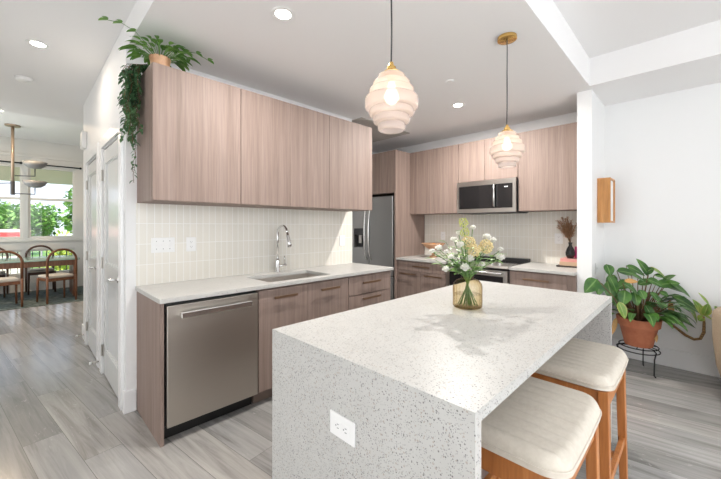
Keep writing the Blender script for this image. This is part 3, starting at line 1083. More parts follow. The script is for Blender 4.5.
# range
r = thing('range', 'stainless slide-in range with black glass cooktop and oven door', 'range', (4.05, -1.1265, 0))
ox, oy = 4.05, -1.1265
ya, yb = -1.5015, -0.7515
MB().box(3.73 - ox, 4.395 - ox, ya - oy, yb - oy, 0.02, 0.908).build('body', 'dark', r)
MB().box(3.76 - ox, 4.33 - ox, ya + 0.002 - oy, yb - 0.002 - oy, 0.9085, 0.9185).build('cooktop', 'blackglass', r, bevel=0.002)
MB().box(4.331 - ox, 4.395 - ox, ya - oy, yb - oy, 0.9085, 0.953).build('back_rail', 'black', r, bevel=0.004)
MB().prism([(3.676 - ox, 0.893), (3.728 - ox, 0.893), (3.728 - ox, 0.909), (3.757 - ox, 0.909), (3.757 - ox, 0.925), (3.69 - ox, 0.917)], 'y', ya - oy, yb - oy).build('control_panel', 'steel', r)
for q in (-0.27, -0.185, -0.10, 0.13, 0.215, 0.29):
    a = Vector((3.722 - ox, q, 0.9215))
    nv = Vector((-0.12, 0, 1)).normalized()
    MB().tube([a, a + nv * 0.028], [0.021, 0.018], 16).build('knob', 'steel_light', r)
MB().box(3.688 - ox, 3.7275 - ox, ya + 0.004 - oy, yb - 0.004 - oy, 0.866, 0.892).build('trim_strip', 'blackglass', r)
od = MB()
oa, ob = ya + 0.004 - oy, yb - 0.004 - oy
od.box(3.682 - ox, 3.7275 - ox, oa, ob, 0.80, 0.864).box(3.682 - ox, 3.7275 - ox, oa, ob, 0.19, 0.26)
od.box(3.682 - ox, 3.7275 - ox, oa, oa + 0.045, 0.26, 0.80).box(3.682 - ox, 3.7275 - ox, ob - 0.045, ob, 0.26, 0.80)
od = od.build('oven_door', 'steel', r)
MB().box(3.685 - ox, 3.727 - ox, oa + 0.046, ob - 0.046, 0.261, 0.799).build('window', 'blackglass', od)
MB().tube([(3.681 - ox, oa + 0.05, 0.84), (3.635 - ox, oa + 0.055, 0.84), (3.635 - ox, ob - 0.055, 0.84), (3.681 - ox, ob - 0.05, 0.84)], 0.013, 12).build('handle', 'steel_light', od, smooth=True)
MB().box(3.685 - ox, 3.7275 - ox, oa, ob, 0.045, 0.185).build('drawer', 'steel', r)

XB = 3.724
cab_y('base_cabinet', 'taupe wood base cabinet with one drawer over two doors left of the range', 'cabinet', -0.7475, 0.044, 0, 0.8825, XB, XW - 0.0005,
      [(-0.7475, 0.044, 0.745, 0.868), (-0.353, 0.044, 0.106, 0.740), (-0.7475, -0.353, 0.106, 0.740)],
      [(-0.37, 0.13, 0.815), (-0.155, 0.13, 0.705), (-0.55, 0.13, 0.705)], kick=True, frontname=['drawer', 'door', 'door'])
cab_y('base_cabinet', 'taupe wood drawer base cabinet right of the range', 'cabinet', -2.1205, -1.5055, 0, 0.8825, XB, XW - 0.0005,
      [(-2.05, -1.5055, 0.700, 0.868), (-2.05, -1.5055, 0.41, 0.695), (-2.05, -1.5055, 0.106, 0.405)],
      [(-1.775, 0.125, 0.80), (-1.775, 0.125, 0.645), (-1.775, 0.125, 0.355)], kick=True, frontname='drawer')
tag(MB().box(3.699, XW - 0.0085, -0.7475, 0.0455, 0.8835, 0.914).build('countertop', 'counter', bevel=0.003),
    'short pale quartz countertop left of the range, holding the fruit bowl', 'countertop')
tag(MB().box(3.699, XW - 0.0085, -2.1205, -1.5055, 0.8835, 0.914).build('countertop', 'counter', bevel=0.003),
    'short pale quartz countertop right of the range, holding the books', 'countertop')

# ------------------------------------------------------------------ island
IX0, IX1, IY0, IY1 = 0.76, 2.626, -2.557, -1.636
r = thing('kitchen_island', 'speckled white quartz waterfall island in the foreground', 'island', ((IX0 + IX1) / 2, (IY0 + IY1) / 2, 0))
ox, oy = r.location[0], r.location[1]
e0, e1, g = IX0 - ox, IX1 - ox, 0.0003      # mitred corners
MB().prism([(e0 + 0.032, 0.882), (e1 - 0.032, 0.882), (e1 - g, 0.914), (e0 + g, 0.914)], 'y', IY0 - oy, IY1 - oy).build('countertop', 'quartz', r)
MB().prism([(e0, 0), (e0 + 0.032, 0), (e0 + 0.032, 0.8817), (e0, 0.9137)], 'y', IY0 - oy, IY1 - oy).build('end_panel', 'quartz', r)
MB().prism([(e1 - 0.032, 0), (e1, 0), (e1, 0.9137), (e1 - 0.032, 0.8817)], 'y', IY0 - oy, IY1 - oy).build('end_panel', 'quartz', r)
MB().box(IX0 + 0.033 - ox, IX1 - 0.033 - ox, -2.19 - oy, IY1 - 0.025 - oy, 0.1, 0.881).box(IX0 + 0.033 - ox, IX1 - 0.033 - ox, -2.19 - oy, IY1 - 0.09 - oy, 0.0, 0.0995).build('body', 'wood', r)
wd_ = (IX1 - IX0 - 0.066) / 4
for q in range(4):
    xa = IX0 + 0.033 + q * wd_ - ox
    d = MB().box(xa + 0.002, xa + wd_ - 0.002, IY1 - 0.0245 - oy, IY1 - 0.006 - oy, 0.105, 0.868).build('door', 'wood', r, bevel=0.0012)
    pull(d, (xa + wd_ / 2 - 0.1, IY1 - 0.006 - oy, 0.80), (xa + wd_ / 2 + 0.1, IY1 - 0.006 - oy, 0.80), (0, 1, 0))

# ------------------------------------------------------------------ outlets and switches


def outlet(name, label, cat, centre, normal, horiz, w, h, gangs, kind, turned=False):
    """wall plate; horiz = unit vector along its width"""
    r = thing(name, label, cat, centre)
    nv, hv, uv = Vector(normal), Vector(horiz), Vector((0, 0, 1))

    def slab(name, cu, cv, hw, hh, d0, d1, m, parent, bev=0.0):
        mb = MB()
        c0 = hv * cu + uv * cv + nv * d0
        c1 = hv * cu + uv * cv + nv * d1
        i = 0
        for c_ in (c0, c1):
            for a, b in ((-1, -1), (1, -1), (1, 1), (-1, 1)):
                mb.v.append(tuple(c_ + hv * (a * hw) + uv * (b * hh)))
        mb.f += [(3, 2, 1, 0), (4, 5, 6, 7), (0, 1, 5, 4), (1, 2, 6, 5), (2, 3, 7, 6), (3, 0, 4, 7)]
        return mb.build(name, m, parent, bevel=bev)
    slab('plate', 0, 0, w / 2, h / 2, 0.0006, 0.006, 'plate', r, 0.002)
    for g in range(gangs):
        cu = (g - (gangs - 1) / 2) * 0.046
        if kind == 'switch':
            slab('rocker', cu, 0, 0.0055, 0.012, 0.0062, 0.013, 'plate', r, 0.001)
            for e in (-1, 1):
                slab('screw', cu, e * 0.03, 0.003, 0.003, 0.0061, 0.0068, 'slot', r)
        else:
            for e in (-1, 1):
                if turned:
                    sk = slab('socket', e * 0.0195, 0, 0.0145, 0.0165, 0.0062, 0.0078, 'plate', r, 0.002)
                    for a in (-1, 1):
                        slab('slot', e * 0.0195 + 0.002, a * 0.0065, 0.0045, 0.0012, 0.0079, 0.0083, 'slot', sk)
                    slab('slot', e * 0.0195 - 0.008, 0, 0.0022, 0.0022, 0.0079, 0.0083, 'slot', sk)
                else:
                    sk = slab('socket', 0, e * 0.0195, 0.0165, 0.0145, 0.0062, 0.0078, 'plate', r, 0.002)
                    for a in (-1, 1):
                        slab('slot', a * 0.0065, e * 0.0195 + 0.002, 0.0012, 0.0045, 0.0079, 0.0083, 'slot', sk)
                    slab('slot', 0, e * 0.0195 - 0.008, 0.0022, 0.0022, 0.0079, 0.0083, 'slot', sk)
    return r


outlet('light_switch', 'white three gang switch plate on the tile near the hall end', 'switch', (0.7685, -0.008, 1.211), (0, -1, 0), (1, 0, 0), 0.163, 0.116, 3, 'switch')
outlet('wall_outlet', 'white double outlet beside the three gang switch plate', 'outlet', (0.972, -0.008, 1.209), (0, -1, 0), (1, 0, 0), 0.074, 0.116, 1, 'outlet')
outlet('wall_outlet', 'white outlet on the sink tile at the fridge end of the counter', 'outlet', (2.631, -0.008, 1.187), (0, -1, 0), (1, 0, 0), 0.08, 0.12, 1, 'outlet')
outlet('wall_outlet', 'white outlet on the range tile behind the fruit bowl', 'outlet', (XW - 0.008, -0.281, 1.21), (-1, 0, 0), (0, -1, 0), 0.074, 0.118, 1, 'outlet')
outlet('wall_outlet', 'white outlet on the range tile beside the pampas grass', 'outlet', (XW - 0.008, -1.807, 1.21), (-1, 0, 0), (0, -1, 0), 0.085, 0.12, 1, 'outlet')
outlet('wall_outlet', 'sideways white outlet on the end panel of the island', 'outlet', (IX0, -2.089, 0.682), (-1, 0, 0), (0, -1, 0), 0.122, 0.078, 1, 'outlet', True)
outlet('light_switch', 'white switch plate on the stub wall under the wooden sconce', 'switch', (3.97, YT, 0.94), (0, -1, 0), (1, 0, 0), 0.075, 0.118, 1, 'switch')

# ------------------------------------------------------------------ stools


def make_stool(label, x, y, group):
    r = thing('bar_stool', label, 'stool', (x, y, 0), 0, group)
    W, D = 0.50, 0.40
    # saddle cushion with channels running front to back
    n, mm = 90, 40
    mb = MB()
    zs = 0.701
    cl = lambda t: math.copysign(1 - (1 - abs(t)) ** 1.5, t)
    for i in range(n + 1):
        for j in range(mm + 1):
            u, v = cl(-1 + 2 * i / n), cl(-1 + 2 * j / mm)
            px, py = u * W / 2, v * D / 2
            ex, ey = (1 - abs(u)) * W / 2, (1 - abs(v)) * D / 2
            cr = 0.07
            if ex < cr and ey < cr:
                dx, dy = cr - ex, cr - ey
                l_, m_ = math.hypot(dx, dy), max(dx, dy)
                k = m_ / l_ if l_ > 1e-9 else 1
                px = math.copysign(W / 2 - cr + dx * k, px)
                py = math.copysign(D / 2 - cr + dy * k, py)
            em = min(ex, ey)
            er = 0.034
            q_ = max(0.0, 1 - em / er)
            rise = 0.040 * math.sqrt(max(0.0, 1 - q_ ** 2.2)) + 0.008 * min(1, em / 0.12)
            saddle = 0.012 * u * u
            ch = 0.008 * (abs(math.sin(px / 0.052 * PI)) ** 0.45 - 1) * min(1, em / 0.03)
            mb.v.append((px, py, zs + rise + saddle + ch))
    for i in range(n):
        for j in range(mm):
            a = i * (mm + 1) + j
            mb.f.append((a, a + mm + 1, a + mm + 2, a + 1))
    # underside
    ring = [i * (mm + 1) for i in range(n + 1)] + [n * (mm + 1) + j for j in range(1, mm + 1)] + [i * (mm + 1) + mm for i in range(n - 1, -1, -1)] + [j for j in range(mm - 1, 0, -1)]
    base = len(mb.v)
    for q in ring:
        v = mb.v[q]
        mb.v.append((v[0], v[1], 0.684 + 0.012 * (2 * v[0] / W) ** 2))
    L = len(ring)
    for q in range(L):
        q2 = (q + 1) % L
        mb.f.append((ring[q2], ring[q], base + q, base + q2))
    mb.f.append(tuple(base + q for q in range(L)))
    seat = mb.build('seat', 'cushion', r, auto=50)
    pp = [(mb.v[q][0] * 1.004, mb.v[q][1] * 1.004, zs + 0.0005 + 0.012 * (2 * mb.v[q][0] / W) ** 2) for q in ring]
    MB().tube(pp + [pp[0]], 0.0035, 6, cap=False).build('piping', 'cushion', seat, smooth=True)
    # legs
    lx, ly = W / 2 - 0.035, D / 2 - 0.03
    for sx in (-1, 1):
        for sy in (-1, 1):
            MB().beam((sx * (lx - 0.002), sy * (ly - 0.002), 0.690), (sx * (lx + 0.015), sy * (ly + 0.012), 0.0), 0.046, 0.036, (0, 1, 0), 0.036, 0.03).build('leg', 'oak', r, bevel=0.003)
    for sy in (-1, 1):
        MB().box(-lx + 0.024, lx - 0.024, sy * ly - 0.011, sy * ly + 0.011, 0.612, 0.6835).build('apron', 'oak', r, bevel=0.002)
        MB().beam((-lx - 0.001, sy * (ly + 0.007), 0.30), (lx + 0.001, sy * (ly + 0.007), 0.30), 0.02, 0.034).build('stretcher', 'oak', r, bevel=0.002)
    for sx in (-1, 1):
        MB().box(sx * lx - 0.011, sx * lx + 0.011, -ly + 0.02, ly - 0.02, 0.612, 0.6835).build('apron', 'oak', r, bevel=0.002)
        MB().beam((sx * (lx + 0.010), -ly + 0.01, 0.20), (sx * (lx + 0.010), ly - 0.01, 0.20), 0.02, 0.03).build('stretcher', 'oak', r, bevel=0.002)
    return r


SG = 'bar stools at the island'
make_stool('cream cushioned oak bar stool at the near end of the island', 1.222, -2.497, SG)
make_stool('cream cushioned oak bar stool at the far end of the island', 1.885, -2.497, SG)

# ------------------------------------------------------------------ pendant lights over the island


def pendant(label, x, y):
    r = thing('pendant_light', label, 'lamp', (x, y, 1.757), 0, 'glass pendant lights over the island')
    MB().lathe([(0.0, KC - 1.7575), (0.062, KC - 1.7575), (0.062, KC - 1.778), (0.058, KC - 1.781), (0.0, KC - 1.781)][::-1], n=36).build('canopy', 'brass', r, auto=40)
    top = 0.240
    pts = []
    for q in range(0, 14):
        u = q / 13
        zz = top + 0.045 + u * (KC - 1.781 - top - 0.045)
        pts.append((0.0025 * math.sin(u * 9), 0.002 * math.sin(u * 7 + 1) * (1 - u), zz))
    MB().tube(pts, 0.0035, 8).build('cord', 'cord', r, smooth=True)
    MB().lathe([(0.036, top), (0.038, top + 0.006), (0.03, top + 0.013), (0.020, top + 0.016), (0.019, top + 0.03), (0.011, top + 0.034), (0.008, top + 0.05), (0.0, top + 0.05)], n=28).lathe(
        [(0.0, top - 0.035), (0.014, top - 0.035), (0.016, top - 0.0005), (0.0, top - 0.0005)], n=20).build('socket', 'brass', r, auto=45)
    tiers = [(0.058, 0.027), (0.077, 0.030), (0.094, 0.036), (0.111, 0.049), (0.093, 0.029), (0.076, 0.030), (0.057, 0.033)]
    prof = [(0.030, top), (0.048, top - 0.001)]
    z = top - 0.004
    for i, (rad, h) in enumerate(tiers):
        b = 0.007
        prof += [(rad - b, z), (rad - 0.002, z - 0.003), (rad, z - b), (rad, z - h + b), (rad - 0.002, z - h + 0.003), (rad - b, z - h)]
        z -= h
    inner = [(max(a - 0.003, 0.005), zz) for a, zz in prof]
    sh = MB().shell(prof, n=48)
    sh.build('shade', 'shade', r, auto=60)
    MB().ball((0, 0, top - 0.095), 0.03, 16, 10).tube([(0, 0, top - 0.035), (0, 0, top - 0.072)], [0.012, 0.02], 14).build('bulb', 'bulb', r, smooth=True)
    return r


pendant('frosted tiered glass pendant light nearest the camera', 1.096, -2.022)
pendant('frosted tiered glass pendant light over the far end of the island', 2.327, -2.022)

# ------------------------------------------------------------------ ceiling fittings


def downlight(label, x, y, z, e, group='recessed ceiling lights', col=(1, 0.96, 0.91), spread=180):
    r = thing('downlight', label, 'lamp', (x, y, z), 0, group)
    MB().shell([(0.047, -0.0005), (0.047, -0.0035), (0.070, -0.0035), (0.073, -0.0005)], n=36).build('trim_ring', 'plate', r, auto=30)
    MB().cyl((0, 0, -0.003), 0.0465, 0.0025, 'z', 32).build('diffuser', 'led', r)
    l = lamp('downlight_glow', 'AREA', (0, 0, -0.0045), (0, 0, 0), e, col, shape='DISK', size=0.09, spread=math.radians(spread))
    l.parent = r
    return r


downlight('recessed ceiling light above the sink counter', 1.116, -1.156, KC, 15)
downlight('recessed ceiling light nearest the range wall, between the pendants', 3.27, -1.142, KC, 32)
downlight('recessed ceiling light in the hall near the kitchen', 0.09, 0.866, HC, 3.5, col=(1, 0.88, 0.74))
downlight('recessed ceiling light at the left photo edge over the dining room', -0.25, 4.70, DC, 22, col=(1, 0.74, 0.48))

r = thing('smoke_detector', 'round white smoke detector on the hall ceiling', 'smoke detector', (0.012, 1.84, HC))
MB().lathe([(0.0, -0.034), (0.05, -0.034), (0.062, -0.026), (0.066, -0.008), (0.07, -0.0005), (0.0, -0.0005)], n=36).build('cover', 'plate', r, auto=40)
MB().lathe([(0.0, -0.040), (0.018, -0.040), (0.02, -0.0345), (0.0, -0.0345)], n=20).build('button', 'diffuser', r)
tag(MB().lathe([(0.0, -0.010), (0.032, -0.010), (0.04, -0.003), (0.04, -0.0005), (0.0, -0.0005)], (2.677, -1.387, KC), 28).build('sprinkler_cap', 'plate', auto=40),
    'small round white sprinkler cover on the kitchen ceiling between the pendants', 'sprinkler')
r = thing('ceiling_vent', 'grey return air grille in the kitchen ceiling by the fridge', 'vent', (3.305, 0.2, KC))
g = MB()
a, b, c_, d = -0.475, 0.475, -0.335, 0.37
g.box(a, b, c_, c_ + 0.03, -0.01, -0.0005).box(a, b, d - 0.03, d, -0.01, -0.0005).box(a, a + 0.03, c_ + 0.03, d - 0.03, -0.01, -0.0005).box(b - 0.03, b, c_ + 0.03, d - 0.03, -0.01, -0.0005)
g.build('frame', 'vent', r, bevel=0.002)
g = MB()
q = c_ + 0.04
while q < d - 0.04:
    g.box(a + 0.031, b - 0.031, q, q + 0.011, -0.008, -0.001)
    q += 0.016
g.build('louvers', 'vent', r)
r = thing('door_chime', 'white box chime high on the hall wall past the far door', 'chime', (DW_, 2.17, 2.36))
MB().box(-0.045, -0.0005, -0.075, 0.075, -0.095, 0.095).build('cover', 'plate', r, bevel=0.006)
MB().box(-0.047, -0.0455, -0.045, 0.045, -0.06, -0.03).build('speaker_slot', 'diffuser', r)

# sconce
r = thing('wall_sconce', 'tall honey oak wall sconce with white diffuser on the white stub wall', 'lamp', (4.155, YT, 1.39))
f = MB()
w, dep, hh, t = 0.135, 0.108, 0.44, 0.018
f.box(-w, -w + t, -dep, -0.0005, 0, hh).box(w - t, w, -dep, -0.0005, 0, hh).box(-w + t, w - t, -dep, -0.0005, 0, t).box(-w + t, w - t, -dep, -0.0005, hh - t, hh)
f.build('frame', 'oak_sconce', r, bevel=0.002)
MB().box(-w + t + 0.0005, w - t - 0.0005, -dep + 0.014, -0.001, t + 0.0005, hh - t - 0.0005).build('diffuser', 'diffuser', r)

# ------------------------------------------------------------------ vase with flowers
rnd = random.Random(7)
VX, VY, VZ = 1.7117, -2.0492, 0.9145
r = thing('flower_vase', 'amber ribbed glass vase of white flowers on the island', 'vase', (VX, VY, VZ))
pr = [(0.0, 0.004), (0.070, 0.004), (0.0755, 0.012), (0.076, 0.02), (0.076, 0.116), (0.072, 0.133), (0.060, 0.147), (0.040, 0.156), (0.031, 0.160), (0.031, 0.167), (0.034, 0.170)]
MB().shell([(0.0, 0.0)] + [(a, z) for a, z in pr[1:]], n=96, ripple=0.018, lobes=24).build('glass_body', 'amber', r, smooth=True)
MB().lathe([(0.0, 0.008), (0.068, 0.008), (0.070, 0.075), (0.0, 0.075)], n=32).build('water', 'water', r, auto=40)


def blossom(mb, c, r, n=18, seed=0):
    q = random.Random(seed)
    c = Vector(c)
    mb.ball(c, r * 0.52, 10, 7)
    n = 30
    for i in range(n):
        z = 0.98 - 1.45 * i / n
        az = i * 2.399
        rr = math.sqrt(max(0.0, 1 - z * z))
        d = Vector((math.cos(az) * rr, math.sin(az) * rr, z))
        t = Vector((-math.sin(az), math.cos(az), 0))
        dd = (d * 0.55 + Vector((d.x * 0.5, d.y * 0.5, 0.55))).normalized()
        up = dd.cross(t)
        mb.leaf(c + d * r * 0.32, dd, up, r * (0.72 + 0.25 * q.random()), r * 0.85, 0.5, -0.3, 4)


def cluster(mb, c, r, n=60, seed=0):
    q = random.Random(seed)
    for i in range(n):
        z = 1 - 2 * (i + .5) / n
        a = i * 2.399
        rr = math.sqrt(max(0, 1 - z * z))
        d = Vector((rr * math.cos(a), rr * math.sin(a), z))
        p = Vector(c) + d * r * (0.75 + 0.3 * q.random())
        mb.ball(p, r * 0.17, 5, 3)


# camera-frame directions at the vase, for laying the bouquet out
RT = Vector((math.sin(math.radians(44.813)), -math.cos(math.radians(44.813)), 0))
FW = Vector((math.cos(math.radians(44.813)), math.sin(math.radians(44.813)), 0))


def stem_thing(label, right, up, fwd, kind, rad, seed, group=None):
    head = RT * right + FW * fwd + Vector((0, 0, up))
    r = thing('cut_flower', label, 'flower', (VX, VY, VZ), 0, group or 'flowers in the amber vase')
    q = random.Random(seed)
    fan = Vector((-right * 0.14, -fwd * 0.1, 0))
    bottom = RT * max(-.05, min(.05, -right * 0.25)) + FW * (q.random() - .5) * 0.06 + Vector((0, 0, 0.014))
    neck = RT * max(-.018, min(.018, right * 0.1)) + FW * (q.random() - .5) * 0.03 + Vector((0, 0, 0.168))
    mid = neck.lerp(head, 0.5) + Vector((0, 0, 0.012))
    MB().tube([bottom, neck, mid, head - Vector((0, 0, rad * 0.1))], 0.0022, 6).build('stem', 'greenstem', r, smooth=True)
    hb = MB()
    if kind == 'white':
        blossom(hb, head, rad * 0.66, 20, seed)
        hb.build('blossom', 'petal', r, smooth=True)
    elif kind == 'yellow':
        cluster(hb, head, rad * 0.85, 70, seed)
        hb.build('blossom', 'petal_y', r, smooth=True)
    else:
        cluster(hb, head, rad, 40, seed)
        hb.build('blossom', 'petal_g', r, smooth=True)
    lb = MB()
    for k in range(5):
        u = 0.25 + 0.6 * q.random()
        p = neck.lerp(head, u)
        az = q.random() * 6.28
        lb.leaf(p, Vector((math.cos(az), math.sin(az), 0.3 + 0.4 * q.random())), (0, 0, 1), 0.035 + 0.03 * q.random(), 0.02 + 0.014 * q.random(), 0.9, 0.2, 4)
    lb.build('leaves', 'leaf_b', r, smooth=True)
    return r


# px offsets from the vase axis (467.5, 304) turned into metres (1.87 m away: 0.00556 m per px)
PX = 0.00556
flowers = [
    ('topmost lime green flower spike of the vase', 463, 221, 0.02, 'lime', 0.026),
    ('second lime green flower just below the topmost one', 464.5, 231, 0.0, 'lime', 0.026),
    ('upper yellow cluster flower in the middle of the vase', 468, 241, -0.01, 'yellow', 0.042),
    ('lower yellow cluster flower in front of the range', 473.5, 249, -0.04, 'yellow', 0.040),
    ('yellow cluster flower at the right of the bouquet', 486, 245, -0.01, 'yellow', 0.042),
    ('large white blossom low in the middle of the bouquet', 469.5, 258, -0.07, 'white', 0.036),
    ('white blossom just above the neck of the vase', 465, 267, -0.08, 'white', 0.040),
    ('low hanging white blossom at the left of the bouquet', 445.5, 268.5, -0.05, 'white', 0.032),
    ('leftmost white blossom of the bouquet', 432, 250, 0.0, 'white', 0.026),
    ('white blossom second from the left edge of the bouquet', 438.5, 247, 0.02, 'white', 0.032),
    ('small white blossom in the left spray beside a bud', 446, 250.5, -0.02, 'white', 0.02),
    ('white blossom at the middle of the left spray', 450.5, 256, -0.05, 'white', 0.026),
    ('white blossom close left of the lower yellow cluster', 455.5, 254.5, 0.03, 'white', 0.024),
    ('white blossom at the upper left in front of the tile', 454, 238.5, 0.02, 'white', 0.032),
    ('white blossom just left of the upper yellow cluster', 460.5, 243.5, -0.05, 'white', 0.032),
    ('small white blossom left of the lime flowers', 458.5, 232, 0.04, 'white', 0.024),
    ('small white blossom right of the lime flowers', 472.5, 226.5, 0.03, 'white', 0.026),
    ('topmost white blossom on the right side of the bouquet', 486.5, 236, 0.02, 'white', 0.036),
    ('white blossom behind the right yellow cluster', 493, 239, 0.05, 'white', 0.028),
    ('small white blossom at the right edge of the bouquet', 500, 248.5, 0.0, 'white', 0.026),
    ('lowest white blossom at the right edge of the bouquet', 500.5, 257, -0.04, 'white', 0.034),
    ('small white blossom low at the right of the vase neck', 482, 263.5, -0.06, 'white', 0.026),
]
for i, (lab, px, py, fw, kd, rad) in enumerate(flowers):
    py += 1.5
    sc = (1.87 + fw) / 1.87
    up = EYE - (py - 225.7) / 336.06 * (1.833 + fw) - VZ
    rt = (px - 360.5) / 336.06 * (1.833 + fw) - (467.3 - 360.5) / 336.06 * 1.833
    stem_thing(lab, rt, up, fw, kd, rad, 100 + i)
r = thing('leafy_sprig', 'broad pale green leaves and filler foliage in the vase', 'foliage', (VX, VY, VZ))
lb, sb = MB(), MB()
for k in range(9):
    az = rnd.random() * 6.283
    el = 0.35 + 0.9 * rnd.random()
    L = 0.08 + 0.16 * rnd.random()
    d = Vector((math.cos(az) * math.cos(el), math.sin(az) * math.cos(el), math.sin(el)))
    p0 = Vector((0.008 * math.cos(az), 0.008 * math.sin(az), 0.166))
    p1 = p0 + d * L
    sb.tube([Vector((-0.02 * math.cos(az), -0.02 * math.sin(az), 0.03)), p0, p1], 0.0014, 5)
    for j in range(4):
        p = p0.lerp(p1, 0.35 + 0.65 * j / 3)
        a2 = az + rnd.uniform(-1.4, 1.4)
        lb.leaf(p, (math.cos(a2), math.sin(a2), 0.4), (0, 0, 1), 0.045 + 0.03 * rnd.random(), 0.026 + 0.014 * rnd.random(), 0.8, 0.2, 4)
sb.build('stems', 'greenstem', r, smooth=True)
lb.build('leaves', 'leaf_b', r, smooth=True)

# ------------------------------------------------------------------ big potted plant on its stand
PX_, PY_, PZ_ = 4.07, -2.555, 0.2465
r = thing('plant_stand', 'black wire plant stand under the terracotta pot', 'plant stand', (PX_, PY_, 0))


def ring(mb, rad, z, rr=0.005, n=40, c=(0, 0)):
    pts = [(c[0] + rad * math.cos(2 * PI * k / n), c[1] + rad * math.sin(2 * PI * k / n), z) for k in range(n + 1)]
    mb.tube(pts, rr, 8, cap=False)


for rad, z in ((0.145, 0.24), (0.155, 0.205)):
    mb = MB()
    ring(mb, rad, z)
    mb.build('ring', 'iron', r, smooth=True)
mb = MB()
for a in (0, PI / 3, 2 * PI / 3):
    mb.tube([(0.145 * math.cos(a), 0.145 * math.sin(a), 0.24), (-0.145 * math.cos(a), -0.145 * math.sin(a), 0.24)], 0.004, 8)
mb.build('grid', 'iron', r, smooth=True)
for a in (4.05, 6.14, 1.95):
    c_, s_ = math.cos(a), math.sin(a)
    MB().tube([(0.145 * c_, 0.145 * s_, 0.24), (0.168 * c_, 0.168 * s_, 0.225), (0.152 * c_, 0.152 * s_, 0.16), (0.148 * c_, 0.148 * s_, 0.02), (0.165 * c_, 0.165 * s_, 0.006)], 0.0055, 8).build('leg', 'iron', r, smooth=True)

r = thing('potted_plant', 'big leafy plant in a terracotta pot against the white wall', 'plant', (PX_, PY_, PZ_))
MB().lathe([(0.0, 0), (0.104, 0), (0.144, 0.180), (0.146, 0.182), (0.130, 0.182), (0.125, 0.18), (0.094, 0.02), (0, 0.02)], n=44).build('pot', 'terracotta', r, auto=35)
MB().shell([(0.147, 0.1825), (0.159, 0.1825), (0.168, 0.25), (0.168, 0.256), (0.153, 0.256), (0.147, 0.1825)], n=44).build('rim', 'terracotta', r, auto=35)
MB().lathe([(0.0, 0.235), (0.10, 0.232), (0.148, 0.226), (0.129, 0.19), (0.0, 0.19)], n=30).build('soil', 'soil', r, smooth=True)
rr_ = random.Random(21)
lf, ly, ld, st = MB(), MB(), MB(), MB()


def clear(v):
    x, y, z = v[0] + PX_, v[1] + PY_, v[2] + PZ_
    return x < XW - 0.02 and y < YT - 0.02 and z > 0.05 and not (x < IX1 + 0.05 and z < 0.93) and (x - 3.93) ** 2 + (y + 3.435) ** 2 > 0.43 ** 2


def view_point(cx_, cy_, off):
    """a point of the plant, off metres behind (+) or in front (-) of the pot's middle"""
    px, py = 575 + cx_ / 4.788, 250 + cy_ / 4.788
    zd = 3.165 + off
    zd = min(zd, 4.26 / (0.7094 + 0.7048 * (px - 360.5) / 336.06))
    v = FW * zd + RT * ((px - 360.5) / 336.06 * zd) + Vector((0, 0, EYE - (py - 225.7) / 336.06 * zd))
    return Vector((v.x - PX_, v.y + CAM_Y - PY_, v.z - PZ_))


NOR = Vector((-0.5, -0.35, 0.75))


def leaf_at(x0, y0, x1, y1, off, W, which, droop=0.35, stem=True, tilt=0.0):
    for sh in (0, -0.06, 0.06, -0.12, -0.18, -0.25):
        a, b = view_point(x0, y0, off + sh), view_point(x1, y1, off + sh - 0.05 + tilt)
        d = b - a
        nor = (NOR + Vector((rr_.uniform(-.3, .3), rr_.uniform(-.3, .3), rr_.uniform(-.2, .2)))).normalized()
        t = MB().leaf(a, d + Vector((0, 0, d.length * droop * 0.4)), nor, d.length * 1.05, W, droop, 0.18, 9)
        if which.add_if(t, clear):
            if stem:
                root = Vector((a.x * 0.25, a.y * 0.25, 0.228))
                root.x, root.y = max(-.09, min(.09, root.x)), max(-.09, min(.09, root.y))
                m_ = root.lerp(a, 0.55) + Vector((0, 0, 0.03))
                st.add_if(MB().tube([root, m_, a], [0.0055, 0.0042, 0.003], 6), lambda v: True)
            return True
    return False


